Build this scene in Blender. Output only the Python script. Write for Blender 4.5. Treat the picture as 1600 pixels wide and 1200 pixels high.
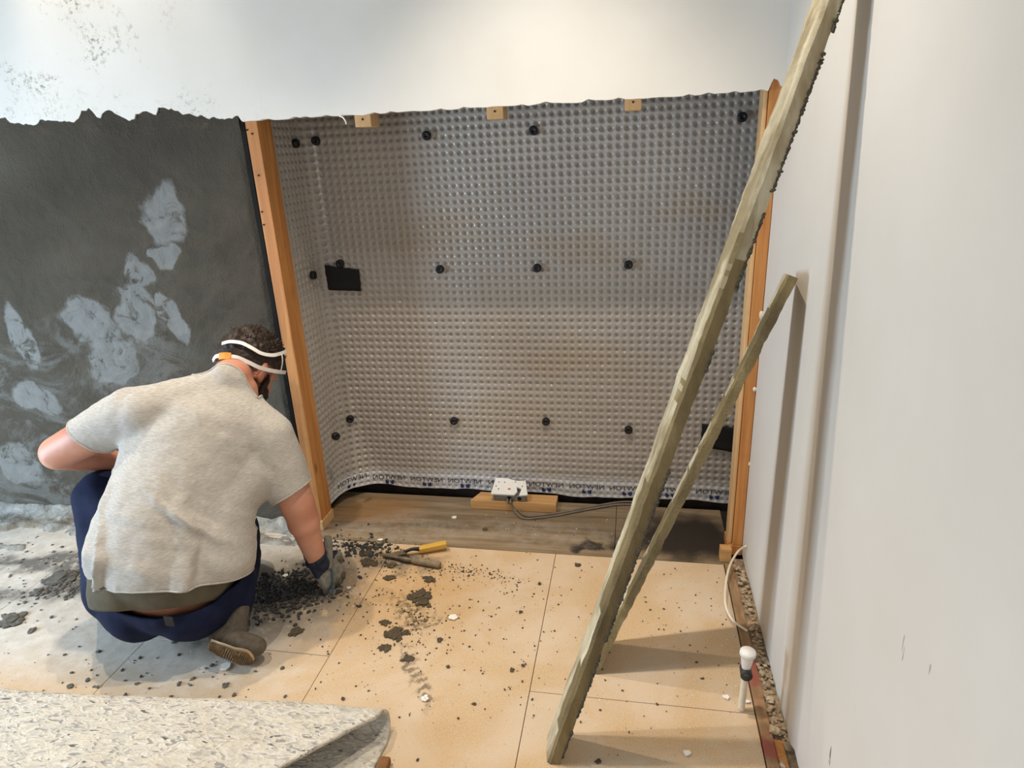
import bpy, bmesh, math, random
import numpy as np
from mathutils import Vector, Matrix, Quaternion, noise as mnoise
random.seed(5); RNG = np.random.default_rng(5)
SC = bpy.context.scene
COL = SC.collection
for o in list(bpy.data.objects): bpy.data.objects.remove(o)

# ------------------------------------------------------------------ camera
F, CX, CY, CAMZ = 1025.0, 800.0, 600.0, 1.4
_n = lambda v: np.array(v, float) / np.linalg.norm(v)
_ray = lambda px, py: np.array([(px - CX) / F, -(py - CY) / F, -1.0])
_M = np.stack([_n(-_ray(-4968, 509)), _n(_ray(995, 217)), _n(-_ray(928, 3440))], 0)
_U, _S, _Vt = np.linalg.svd(_M); ROT = _U @ _Vt
CAM = np.array([0, 0, CAMZ])
def _dir(px, py): return ROT @ _ray(px, py)
def atY(px, py, y):
    d = _dir(px, py); return CAM + d * (y / d[1])
def atX(px, py, x):
    d = _dir(px, py); return CAM + d * (x / d[0])
def atZ(px, py, z=0.0):
    d = _dir(px, py); return CAM + d * ((z - CAMZ) / d[2])
if np.linalg.det(ROT) < 0: raise RuntimeError('bad camera')
# image x axis must point to world +x
if ROT[0, 0] < 0:
    raise RuntimeError('flipped')
cd = bpy.data.cameras.new('camera'); cam = bpy.data.objects.new('camera', cd); COL.objects.link(cam)
m4 = Matrix.Identity(4)
for i in range(3):
    for j in range(3): m4[i][j] = ROT[i, j]
m4.translation = Vector(CAM); cam.matrix_world = m4
cd.sensor_width = 36.0; cd.lens = 36.0 * F / 1600.0; cd.clip_start = 0.05
SC.camera = cam
# ------------------------------------------------------------------ light
SC.view_settings.view_transform = 'Standard'; SC.view_settings.look = 'None'
SC.view_settings.gamma = 1.0; SC.view_settings.use_curve_mapping = False
SC.view_settings.exposure = 0.0
W = bpy.data.worlds.new('world'); SC.world = W; W.use_nodes = True
W.node_tree.nodes['Background'].inputs[0].default_value = (1.0, 0.98, 0.94, 1)
W.node_tree.nodes['Background'].inputs[1].default_value = 0.21
def lamp(name, kind, loc, target, energy, color, size=0.1, size_y=None, spot=None, blend=0.5):
    d = bpy.data.lights.new(name, kind); d.energy = energy; d.color = color
    if kind == 'AREA':
        d.shape = 'RECTANGLE' if size_y else 'DISK'; d.size = size
        if size_y: d.size_y = size_y
    else:
        d.shadow_soft_size = size
        if spot: d.spot_size = math.radians(spot); d.spot_blend = blend
    o = bpy.data.objects.new(name, d); COL.objects.link(o); o.location = loc
    o.rotation_euler = (Vector(target) - Vector(loc)).to_track_quat('-Z', 'Y').to_euler()
    return o
lamp('window_daylight', 'AREA', (-3.4, 0.50, 0.80), (-1.7, 1.75, 0.15), 84, (0.62, 0.81, 1.0), 0.6, 1.3)
lamp('window_behind', 'AREA', (-0.6, -2.6, 1.7), (-0.6, 2.4, 0.9), 22, (1.0, 0.98, 0.96), 2.6, 1.8)
lamp('ceiling_spot_main', 'SPOT', (-0.25, 1.51, 2.66), (-0.25, 1.30, 0.0), 92, (1.0, 0.875, 0.71), 0.022, spot=88, blend=0.6)
lamp('ceiling_spot_left', 'SPOT', (-1.28, 1.235, 2.66), (-0.95, 1.05, 0.0), 78, (1.0, 0.875, 0.71), 0.022, spot=86, blend=0.6)
lamp('ceiling_spot_far', 'SPOT', (-1.80, 2.00, 2.66), (-1.25, 1.4, 0.0), 112, (1.0, 0.85, 0.66), 0.03, spot=66, blend=0.5)

# ------------------------------------------------------------------ helpers
def tag(o, label=None, cat=None, group=None, kind=None):
    if label: o['label'] = label
    if cat: o['category'] = cat
    if group: o['group'] = group
    if kind: o['kind'] = kind
    return o
def link(name, me, mat=None, parent=None, smooth=False):
    o = bpy.data.objects.new(name, me); COL.objects.link(o)
    if mat is not None and len(me.materials) == 0: me.materials.append(mat)
    if smooth: me.polygons.foreach_set('use_smooth', [True] * len(me.polygons))
    if parent is not None: o.parent = parent
    return o
def bm_obj(name, bm, mat=None, parent=None, smooth=False):
    bmesh.ops.recalc_face_normals(bm, faces=bm.faces)
    me = bpy.data.meshes.new(name); bm.to_mesh(me); bm.free()
    return link(name, me, mat, parent, smooth)
def py_obj(name, verts, faces, mat=None, parent=None, smooth=False):
    me = bpy.data.meshes.new(name)
    me.from_pydata([tuple(map(float, v)) for v in verts], [], [tuple(map(int, f)) for f in faces]); me.update()
    return link(name, me, mat, parent, smooth)
def empty(name, loc=(0, 0, 0)):
    o = bpy.data.objects.new(name, None); COL.objects.link(o); o.location = loc; o.empty_display_size = 0.1; return o
def reparent(ch, par):
    ch.parent = par; ch.matrix_parent_inverse = Matrix.Translation(-Vector(par.location))
def box(bm, x0, x1, y0, y1, z0, z1, bev=0.0):
    r = bmesh.ops.create_cube(bm, size=1.0, matrix=Matrix.Translation(((x0+x1)/2, (y0+y1)/2, (z0+z1)/2)) @ Matrix.Diagonal((x1-x0, y1-y0, z1-z0, 1)))
    if bev: 
        es = list({e for v in r['verts'] for e in v.link_edges})
        bmesh.ops.bevel(bm, geom=es, offset=bev, segments=2, affect='EDGES', profile=0.6)
    return r
def tube(name, pts, r, mat, parent=None, seg=8, sub=6, closed=False, caps=True):
    """swept tube through pts (Catmull-Rom); r may be a list"""
    P = np.array(pts, float); n = len(P)
    rr = np.full(n, r, float) if np.isscalar(r) else np.array(r, float)
    out, ro = [], []
    for i in range(n - 1):
        p0, p1, p2, p3 = P[max(i-1, 0)], P[i], P[i+1], P[min(i+2, n-1)]
        for k in range(sub):
            t = k / sub
            out.append(0.5*((2*p1)+(-p0+p2)*t+(2*p0-5*p1+4*p2-p3)*t*t+(-p0+3*p1-3*p2+p3)*t**3)); ro.append(rr[i]*(1-t)+rr[i+1]*t)
    out.append(P[-1]); ro.append(rr[-1]); out = np.array(out)
    T = np.gradient(out, axis=0); T /= np.linalg.norm(T, axis=1)[:, None]
    a = np.cross(T[0], [0, 0, 1.0]); 
    if np.linalg.norm(a) < 1e-3: a = np.cross(T[0], [1.0, 0, 0])
    a /= np.linalg.norm(a); V = []; Fc = []
    for i in range(len(out)):
        a = a - T[i]*(a @ T[i]); a /= np.linalg.norm(a); b = np.cross(T[i], a)
        for s in range(seg):
            th = 2*math.pi*s/seg; V.append(out[i] + ro[i]*(math.cos(th)*a + math.sin(th)*b))
    for i in range(len(out)-1):
        for s in range(seg):
            s2 = (s+1) % seg; Fc.append((i*seg+s, i*seg+s2, (i+1)*seg+s2, (i+1)*seg+s))
    if caps:
        Fc.append(tuple(range(seg))[::-1]); Fc.append(tuple((len(out)-1)*seg+s for s in range(seg)))
    return py_obj(name, V, Fc, mat, parent, True)
def fnoise(x, y, z=0.0, oct=4):
    return mnoise.fractal((x, y, z), 1.0, 2.0, oct, noise_basis='PERLIN_ORIGINAL')

# ------------------------------------------------------------------ materials
class NT:
    def __init__(s, name):
        s.m = bpy.data.materials.new(name); s.m.use_nodes = True; s.t = s.m.node_tree; s.N = s.t.nodes; s.L = s.t.links
        s.b = s.N['Principled BSDF']
    def node(s, typ, **kw):
        n = s.N.new(typ)
        for k, v in kw.items():
            if k.startswith('i_'):
                key = k[2:]; n.inputs[int(key) if key.isdigit() else key.replace('_', ' ')].default_value = v
            else: setattr(n, k, v)
        return n
    def pos(s, scale=(1, 1, 1), obj=False):
        src = s.node('ShaderNodeTexCoord').outputs['Object'] if obj else s.node('ShaderNodeNewGeometry').outputs['Position']
        mp = s.node('ShaderNodeMapping'); mp.inputs['Scale'].default_value = scale; s.L.new(src, mp.inputs[0]); return mp.outputs[0]
    def noise(s, vec, scale, detail=4, rough=0.55, dist=0.0):
        n = s.node('ShaderNodeTexNoise'); n.inputs['Scale'].default_value = scale; n.inputs['Detail'].default_value = detail
        n.inputs['Roughness'].default_value = rough; n.inputs['Distortion'].default_value = dist; s.L.new(vec, n.inputs['Vector']); return n.outputs['Fac']
    def ramp(s, fac, stops, interp='LINEAR'):
        r = s.node('ShaderNodeValToRGB'); e = r.color_ramp.elements; r.color_ramp.interpolation = interp
        while len(e) < len(stops): e.new(0.5)
        for k, (p, c) in enumerate(stops):
            e[k].position = p; e[k].color = (*c, 1) if not np.isscalar(c) else (c, c, c, 1)
        s.L.new(fac, r.inputs[0]); return r.outputs[0]
    def mix(s, fac, a, b, mode='MIX'):
        n = s.node('ShaderNodeMix', data_type='RGBA', blend_type=mode)
        for sock, v in ((n.inputs[0], fac), (n.inputs[6], a), (n.inputs[7], b)):
            if isinstance(v, bpy.types.NodeSocket): s.L.new(v, sock)
            elif np.isscalar(v): sock.default_value = v
            else: sock.default_value = (*v, 1)
        return n.outputs[2]
    def math(s, op, a, b=0.0, clamp=False):
        n = s.node('ShaderNodeMath', operation=op, use_clamp=clamp)
        for sock, v in zip(n.inputs, (a, b)):
            if isinstance(v, bpy.types.NodeSocket): s.L.new(v, sock)
            else: sock.default_value = v
        return n.outputs[0]
    def sep(s, vec):
        n = s.node('ShaderNodeSeparateXYZ'); s.L.new(vec, n.inputs[0]); return n.outputs
    def sstep(s, v, a, b):
        n = s.node('ShaderNodeMapRange', interpolation_type='SMOOTHSTEP'); s.L.new(v, n.inputs[0])
        n.inputs[1].default_value = a; n.inputs[2].default_value = b; return n.outputs[0]
    def blobmask(s, P, items, warp=0.06, wscale=9, soft=0.25, plane='xz'):
        """union of warped ellipses (cx, cz, rx, rz, angle) on a plane: stains with a shape of their own"""
        nz = s.node('ShaderNodeTexNoise'); nz.inputs['Scale'].default_value = wscale; nz.inputs['Detail'].default_value = 5; s.L.new(P, nz.inputs['Vector'])
        vm = s.node('ShaderNodeVectorMath', operation='SUBTRACT'); s.L.new(nz.outputs['Color'], vm.inputs[0]); vm.inputs[1].default_value = (0.5, 0.5, 0.5)
        sc = s.node('ShaderNodeVectorMath', operation='SCALE'); s.L.new(vm.outputs[0], sc.inputs[0]); sc.inputs['Scale'].default_value = warp*2
        ad = s.node('ShaderNodeVectorMath', operation='ADD'); s.L.new(P, ad.inputs[0]); s.L.new(sc.outputs[0], ad.inputs[1])
        acc = None
        for (cx, cz, rx, rz, an) in items:
            mp = s.node('ShaderNodeMapping', vector_type='TEXTURE')
            if plane == 'xz':
                mp.inputs['Location'].default_value = (cx, 2.08, cz); mp.inputs['Rotation'].default_value = (0, -an, 0); mp.inputs['Scale'].default_value = (rx, 1, rz)
            else:
                mp.inputs['Location'].default_value = (cx, cz, 0); mp.inputs['Rotation'].default_value = (0, 0, an); mp.inputs['Scale'].default_value = (rx, rz, 1)
            s.L.new(ad.outputs[0], mp.inputs[0])
            ln = s.node('ShaderNodeVectorMath', operation='LENGTH'); s.L.new(mp.outputs[0], ln.inputs[0])
            v = s.sstep(ln.outputs['Value'], 1.0 + soft, 1.0 - soft)
            acc = v if acc is None else s.math('MAXIMUM', acc, v)
        return acc
    def bump(s, h, strength=0.3, dist=0.002):
        n = s.node('ShaderNodeBump'); n.inputs['Strength'].default_value = strength; n.inputs['Distance'].default_value = dist
        s.L.new(h, n.inputs['Height']); s.L.new(n.outputs[0], s.b.inputs['Normal'])
    def out(s, col=None, rough=None, metal=None, spec=None):
        for key, v in (('Base Color', col), ('Roughness', rough), ('Metallic', metal), ('Specular IOR Level', spec)):
            if v is None: continue
            if isinstance(v, bpy.types.NodeSocket): s.L.new(v, s.b.inputs[key])
            elif np.isscalar(v): s.b.inputs[key].default_value = v
            else: s.b.inputs[key].default_value = (*v, 1)
        return s.m
def srgb(r, g, b):
    f = lambda c: (c/255/12.92) if c/255 <= 0.04045 else ((c/255+0.055)/1.055)**2.4
    return (f(r), f(g), f(b))
def simple(name, c, rough=0.6, metal=0.0, var=0.15, scale=40, bump=0.15, obj=True, spec=0.4):
    k = NT(name); p = k.pos(obj=obj); n = k.noise(p, scale)
    c = np.array(c); col = k.ramp(n, [(0.3, tuple(c*(1-var))), (0.7, tuple(np.minimum(c*(1+var), 1)))])
    if bump: k.bump(n, bump, 0.002)
    return k.out(col, rough, metal, spec)
def wood(name, c0, c1, axis='z', rough=0.6, scale=1.0):
    k = NT(name); sc = {'z': (38, 38, 2.2), 'x': (2.2, 38, 38), 'y': (38, 2.2, 38)}[axis]
    p = k.pos(tuple(v*scale for v in sc), obj=True); n = k.noise(p, 1.0, 5, 0.6, 0.6); n2 = k.noise(k.pos(obj=True), 9, 3)
    col = k.ramp(n, [(0.28, c0), (0.5, tuple((np.array(c0)+np.array(c1))/2)), (0.68, c1)])
    col = k.mix(k.math('MULTIPLY', k.sstep(n2, 0.55, 0.8), 0.35), col, tuple(np.array(c0)*0.55))
    vo = k.node('ShaderNodeTexVoronoi'); vo.inputs['Scale'].default_value = 1.0; k.L.new(k.pos({'z': (9, 9, 4.2), 'x': (4.2, 9, 9), 'y': (9, 4.2, 9)}[axis], obj=True), vo.inputs['Vector'])
    col = k.mix(k.math('MULTIPLY', k.sstep(vo.outputs['Distance'], 0.16, 0.07), 0.7), col, tuple(np.array(c0)*0.35))
    k.bump(n, 0.25, 0.001); return k.out(col, rough)

def M_white():
    k = NT('painted_plaster'); p = k.pos(); n = k.noise(p, 3.0, 5); f = k.noise(p, 160, 3)
    col = k.ramp(n, [(0.3, srgb(226, 222, 214)), (0.7, srgb(234, 231, 225))])
    g = k.noise(p, 5.0, 8, 0.75); gg = k.noise(k.pos((1, 1, 1)), 60, 4, 0.8)
    xs = k.sep(k.pos())
    left = k.sstep(xs[0], -1.15, -1.75); 
    grime = k.math('MULTIPLY', k.math('MULTIPLY', k.sstep(g, 0.52, 0.62), k.sstep(gg, 0.48, 0.62)), left)
    low = k.math('MULTIPLY', k.math('MULTIPLY', k.sstep(xs[2], 1.68, 1.54), k.sstep(gg, 0.50, 0.62)), k.math('MULTIPLY', k.sstep(g, 0.44, 0.60), k.sstep(xs[0], -1.1, -1.4)))
    col = k.mix(k.math('MAXIMUM', grime, low), col, srgb(150, 147, 132))
    k.bump(f, 0.06, 0.002); return k.out(col, 0.75, spec=0.3)
def M_render():
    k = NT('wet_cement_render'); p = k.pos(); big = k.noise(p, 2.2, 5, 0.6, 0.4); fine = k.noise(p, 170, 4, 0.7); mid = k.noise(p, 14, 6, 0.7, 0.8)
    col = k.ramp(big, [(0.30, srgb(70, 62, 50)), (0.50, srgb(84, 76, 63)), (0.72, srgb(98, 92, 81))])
    it = []
    for (x0, y0, x1, y1, an) in [(226, 285, 290, 384, -.5), (184, 396, 238, 452, 0), (240, 380, 280, 418, .2), (178, 440, 240, 540, -.2), (100, 462, 182, 540, -.35), (140, 520, 214, 606, -.6), (12, 470, 50, 575, .15), (20, 600, 96, 645, -.15), (236, 455, 262, 500, 0.1), (0, 690, 60, 760, 0.2), (262, 470, 292, 540, .3)]:
        c0, c1 = atY(x0, (y0+y1)/2, 2.09), atY(x1, (y0+y1)/2, 2.09); d0, d1 = atY((x0+x1)/2, y0, 2.09), atY((x0+x1)/2, y1, 2.09)
        it.append(((c0[0]+c1[0])/2, (d0[2]+d1[2])/2, abs(c1[0]-c0[0])/2, abs(d0[2]-d1[2])/2, an))
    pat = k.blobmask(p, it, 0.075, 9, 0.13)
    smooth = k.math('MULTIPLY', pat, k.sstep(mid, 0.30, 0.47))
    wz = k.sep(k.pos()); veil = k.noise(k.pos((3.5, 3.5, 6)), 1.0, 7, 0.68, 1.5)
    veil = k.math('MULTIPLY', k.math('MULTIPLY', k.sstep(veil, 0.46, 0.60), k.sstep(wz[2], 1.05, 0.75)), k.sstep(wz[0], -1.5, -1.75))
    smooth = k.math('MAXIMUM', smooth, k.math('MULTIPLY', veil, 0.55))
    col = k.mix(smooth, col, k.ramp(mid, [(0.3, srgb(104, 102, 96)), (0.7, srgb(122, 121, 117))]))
    h = k.math('MULTIPLY', fine, k.math('SUBTRACT', 1.0, k.math('MULTIPLY', smooth, 0.85)))
    h = k.math('ADD', h, k.math('MULTIPLY', mid, 0.9))
    k.bump(h, 1.0, 0.009); return k.out(col, 0.62, spec=0.35)
def M_floor(dark=False):
    k = NT('chipboard_dark' if dark else 'chipboard'); p = k.pos(); f = k.noise(p, 260, 3, 0.7); m = k.noise(p, 22, 5, 0.65); b = k.noise(p, 3.2, 5, 0.6, 0.6)
    xs = k.sep(k.pos())
    if dark:
        n = k.noise(k.pos((2.5, 30, 30)), 1.0, 5, 0.65)
        col = k.ramp(n, [(0.3, srgb(100, 84, 64)), (0.55, srgb(136, 118, 94)), (0.75, srgb(160, 142, 116))])
        soot = k.blobmask(p, [(.22, 2.18, .20, .15, 0.0), (.05, 2.13, .12, .06, 0.2), (-.13, 2.08, .055, .03, 0)], 0.08, 12, 0.4, 'xy')
        col = k.mix(k.math('MULTIPLY', k.math('MULTIPLY', soot, k.sstep(m, .15, .36)), 1.0), col, srgb(40, 32, 24))
        warm = k.blobmask(p, [(-1.02, 2.25, .18, .10, 0.0)], 0.08, 8, 0.5, 'xy'); col = k.mix(k.math('MULTIPLY', warm, 0.6), col, srgb(160, 118, 70))
        dst = k.blobmask(p, [(-.86, 2.12, .28, .10, 0.1), (-.35, 2.15, .3, .08, 0)], 0.1, 9, 0.6, 'xy')
        col = k.mix(k.math('MULTIPLY', k.math('MULTIPLY', dst, k.sstep(m, .35, .65)), 0.55), col, srgb(158, 150, 140))
        k.bump(n, 0.25, 0.002); return k.out(col, 0.65)
    fl = k.ramp(f, [(0.30, srgb(184, 154, 118)), (0.5, srgb(200, 171, 134)), (0.70, srgb(214, 188, 152))])
    dust = k.sstep(b, 0.36, 0.66)
    col = k.mix(k.math('MULTIPLY', dust, 0.65), fl, srgb(212, 196, 176))
    ochre = k.blobmask(p, [(-.82, 1.80, .34, .20, 0.2), (-.2, .95, .9, .16, 0.0), (-1.55, 1.15, .9, .05, -0.05)], 0.12, 5, 0.5, 'xy')
    col = k.mix(k.math('MULTIPLY', ochre, 0.6), col, srgb(192, 154, 104))
    # grey mortar dust that has been trodden in on the left
    grey = k.math('MULTIPLY', k.sstep(xs[0], -0.82, -1.25), k.sstep(xs[1], 1.12, 1.40))
    grey = k.math('MULTIPLY', k.math('ADD', grey, k.math('MULTIPLY', k.math('SUBTRACT', m, 0.5), 0.9)), 1.0, True)
    col = k.mix(k.math('MULTIPLY', grey, 0.9), col, k.ramp(m, [(0.3, srgb(172, 168, 160)), (0.7, srgb(206, 202, 194))]))
    pile = k.blobmask(p, [(-1.12, 1.68, .23, .19, 0.3), (-1.25, 1.55, .18, .10, 0.2), (-.80, 1.93, .13, .06, 0.0), (-1.93, 1.64, .12, .06, .4), (-2.25, 1.53, .20, .06, .1), (-2.15, 1.77, .28, .05, .1), (-1.75, 1.72, .12, .04, .3)], 0.12, 9, 0.55, 'xy')
    col = k.mix(k.math('MULTIPLY', k.math('MULTIPLY', pile, k.sstep(m, 0.28, 0.50)), 0.88), col, srgb(84, 82, 79))
    smear = k.blobmask(p, [(-.70, 1.66, .10, .035, -0.7), (-.66, 1.60, .07, .02, 0.6), (-.61, 1.42, .10, .015, -1.0), (-.56, 1.37, .09, .012, -1.1), (-.60, 1.60, .08, .012, .7)], 0.05, 22, 0.6, 'xy')
    col = k.mix(k.math('MULTIPLY', k.math('MULTIPLY', smear, k.sstep(k.noise(p, 55, 4), 0.42, 0.56)), 0.75), col, srgb(96, 84, 66))
    sp = k.sstep(k.noise(p, 95, 2, 0.5), 0.68, 0.74)
    col = k.mix(k.math('MULTIPLY', sp, 0.6), col, srgb(120, 98, 70))
    k.bump(k.math('ADD', f, m), 0.22, 0.002); return k.out(col, 0.7, spec=0.3)
def M_membrane(name, c, rough):
    k = NT(name); p = k.pos(); b = k.noise(p, 2.6, 4, 0.6); 
    col = k.ramp(b, [(0.35, tuple(np.array(c)*0.86)), (0.65, c)])
    wm = k.blobmask(p, [(-.18, 1.05, .18, .06, 0), (-.55, .35, .25, .08, 0.1), (.2, 1.15, .14, .05, 0), (-.75, 1.1, .2, .1, 0), (-.2, .62, .2, .05, 0)], 0.12, 5, 0.6)
    col = k.mix(k.math('MULTIPLY', wm, 0.35), col, srgb(170, 150, 122))
    m = k.out(col, rough, spec=0.8); k.b.inputs['Transmission Weight'].default_value = 0.12; k.b.inputs['IOR'].default_value = 1.45
    return m
MAT = {}
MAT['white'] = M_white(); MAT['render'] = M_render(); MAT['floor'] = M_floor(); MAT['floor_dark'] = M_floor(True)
MAT['mem_up'] = M_membrane('membrane_upper_plastic', srgb(160, 154, 148), 0.34)
MAT['mem_lo'] = M_membrane('membrane_lower_plastic', srgb(180, 174, 167), 0.13)
MAT['mem_edge'] = M_membrane('membrane_edge_plastic', srgb(206, 206, 208), 0.26)
MAT['pine'] = wood('pine_timber', srgb(168, 104, 50), srgb(212, 150, 84), 'z')
MAT['pine_pale'] = wood('pale_pine_timber', srgb(198, 156, 104), srgb(230, 192, 142), 'z')
MAT['pine_x'] = wood('pine_offcut', srgb(176, 130, 80), srgb(216, 172, 116), 'x')
MAT['black'] = simple('black_plastic', srgb(16, 17, 22), 0.45, var=0.2)
MAT['tape'] = simple('black_tape', srgb(12, 13, 14), 0.7, var=0.2, scale=90)
MAT['ink'] = simple('dark_ink', srgb(44, 46, 58), 0.5, bump=0); MAT['ink_blue'] = simple('blue_ink', srgb(34, 46, 96), 0.5, bump=0)
MAT['void'] = simple('dark_masonry', srgb(46, 38, 32), 0.9, var=0.4, scale=25)
MAT['rubble'] = simple('rubble_dust', srgb(172, 152, 126), 0.9, var=0.4, scale=60, bump=0.6)

# ------------------------------------------------------------------ setting
YW, XW = 2.08, 0.40
ZT = 1.512
# upper white wall, with the hacked-off lower edge on the left and the cut opening edge on the right
ed = [(-60, 492), (0, 490), (35, 490), (45, 505), (100, 516), (150, 522), (170, 512), (190, 500), (250, 505), (320, 512), (338, 495), (345, 478), (352, 466), (380, 452),
      (398, 468), (415, 490), (430, 496), (436, 472), (452, 462), (475, 458), (490, 470), (520, 490), (548, 500), (570, 498), (575, 476), (598, 474), (604, 468), (620, 462),
      (640, 474), (660, 480), (664, 462), (668, 448), (700, 452), (735, 456), (752, 462), (770, 474), (800, 478), (840, 485), (870, 492), (900, 488), (925, 497), (945, 500), (975, 490), (1000, 480), (1012, 498), (1020, 507)]
pts = [(-4.4, 1.60)] + [(p[0], p[2]) for p in (atY(x/2.667, y/2.667, YW) for x, y in ed)]
pts = [pts[0]] + [q for q in pts[1:] if q[0] > -4.3]
fine_pts = [pts[0]]
for q0, q1 in zip(pts[:-1], pts[1:]):
    m_ = max(1, int((q1[0]-q0[0])/0.008))
    for t_ in range(1, m_+1):
        x_ = q0[0]+(q1[0]-q0[0])*t_/m_; z_ = q0[1]+(q1[1]-q0[1])*t_/m_
        fine_pts.append((x_, z_ + 0.007*fnoise(x_*45, 6.1) + 0.004*fnoise(x_*120, 2.7)))
pts = fine_pts
xs = np.linspace(-1.21, 0.36, 90)
pts += [(x, ZT + 0.0035*fnoise(x*14, 3.1) + (0.004 if fnoise(x*40, 9.7) > 0.28 else 0)) for x in xs]
pts += [(0.366, 1.530), (0.372, 1.542), (0.384, 1.538), (0.393, 1.522), (XW+0.02, 1.522), (XW+0.02, 2.72), (-4.4, 2.72)]
bm = bmesh.new(); vs = [bm.verts.new((x, YW-0.012, z)) for x, z in pts]; f = bm.faces.new(vs)
ex = bmesh.ops.extrude_face_region(bm, geom=[f]); bmesh.ops.translate(bm, vec=(0, 0.022, 0), verts=[v for v in ex['geom'] if isinstance(v, bmesh.types.BMVert)])
bmesh.ops.triangulate(bm, faces=bm.faces)
wall_up = tag(bm_obj('wall_back', bm, MAT['white']), kind='structure')
# brickwork core behind everything
for nm, bx in (('wall_core_left', (-4.4, -1.262, 2.112, 2.30, -0.02, 2.72)), ('wall_core_back', (-1.27, 0.62, 2.432, 2.52, -0.1, 2.72)), ('wall_core_side', (-1.262, -1.236, 2.19, 2.43, -0.1, 2.72)), ('wall_core_lintel', (-1.23, 0.39, 2.18, 2.43, 1.67, 2.72))):
    bm = bmesh.new(); box(bm, *bx); tag(bm_obj(nm, bm, MAT['void']), kind='structure')
# grey render, displaced
nx, nz = 320, 170; x0, x1 = -4.3, -1.246; V = []; 
for j in range(nz+1):
    for i in range(nx+1):
        x = x1 + (x0-x1)*(i/nx)**1.35; z = 1.66*j/nz
        h = 0.006*fnoise(x*3.0, z*3.0, 1.7) + 0.0035*fnoise(x*11, z*9, 4.2) + 0.0016*fnoise(x*34, z*34, 8.1, 3)
        edge = max(0, 1-(x1-x)/0.03); z2 = z
        tp = min(max((z-1.36)/0.14, 0), 1); V.append((x + (0.004*fnoise(z*20, 2.2) if i == 0 else 0), YW + 0.008 + h*(1-.4*tp) + 0.012*edge*(1-tp) - 0.0165*tp*tp + 0.002*tp*fnoise(x*60, z*60, 2), z2))
Fc = [(j*(nx+1)+i, j*(nx+1)+i+1, (j+1)*(nx+1)+i+1, (j+1)*(nx+1)+i) for j in range(nz) for i in range(nx)]
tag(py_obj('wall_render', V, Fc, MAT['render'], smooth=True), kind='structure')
# trowel ridges and cracks on the render: small raised scrapes
# right wall
bm = bmesh.new(); V = []; Fc = []
ny = 120
for i in range(ny+1):
    y = 2.10 - 4.4*i/ny; zb = 0.004 + 0.010*fnoise(y*9, 1.3) + (0.02 if 0.98 < y < 1.28 else 0)
    V += [(XW, y, zb), (XW, y, 0.1), (XW, y, 1.5), (XW, y, 2.72), (XW+0.0125, y, zb)]
for i in range(ny):
    a = i*5; b = a+5
    Fc += [(a, a+1, b+1, b), (a+1, a+2, b+2, b+1), (a+2, a+3, b+3, b+2), (a+4, a, b, b+4)]
def M_right():
    k = NT('painted_plasterboard'); p = k.pos(); n = k.noise(p, 2.0, 4, 0.6); sc = k.noise(k.pos((1, 30, 7)), 1.0, 3, 0.5)
    col = k.ramp(n, [(0.3, srgb(211, 205, 196)), (0.7, srgb(218, 213, 206))])
    mark = k.math('MULTIPLY', k.sstep(sc, 0.735, 0.76), k.sstep(k.sep(k.pos())[2], 0.95, 0.5)); col = k.mix(mark, col, srgb(110, 108, 104))
    k.bump(k.noise(p, 120, 3), 0.05, 0.002); return k.out(col, 0.6, spec=0.3)
MAT['right'] = M_right()
tag(py_obj('wall_right', V, Fc, MAT['right']), kind='structure')
bm = bmesh.new(); box(bm, XW+0.013, XW+0.10, -2.3, 2.2, -0.06, 2.72); tag(bm_obj('wall_right_core', bm, MAT['void']), kind='structure')

# floor: sub-floor with chipboard sheets as pieces
bm = bmesh.new(); box(bm, -4.4, 0.62, -2.3, 2.45, -0.08, -0.024); floor = tag(bm_obj('floor', bm, MAT['void']), kind='structure')
def board(x0, x1, y0, y1, mat, dz=0.0):
    bm = bmesh.new(); box(bm, x0+0.0009, x1-0.0009, y0+0.0009, y1-0.0009, -0.022+dz, dz, 0.0012)
    return bm_obj('chipboard_sheet', bm, mat, floor)
for (a, b, ys) in [(-4.3, -3.305, (-2.2, 0.2, 2.09)), (-3.305, -2.695, (-2.2, 1.0, 2.09)), (-2.695, -2.085, (-2.2, -0.4, 2.09)), (-2.085, -1.475, (-2.2, 1.1, 2.09)), (-1.475, -1.236, (2.0205, 2.09)), (-1.475, -0.866, (-2.2, -0.2, 1.43, 2.02)), (-0.866, -0.255, (-2.2, 0.85, 2.02)), (-0.255, 0.332, (-2.2, 1.375, 2.02))]:
    for q in range(len(ys)-1): board(a, b, ys[q], ys[q+1], MAT['floor'])
for (a, b) in [(-1.232, -0.045), (-0.045, 0.362)]: board(a, b, 2.02, 2.385, MAT['floor_dark'], 0.001)

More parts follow.
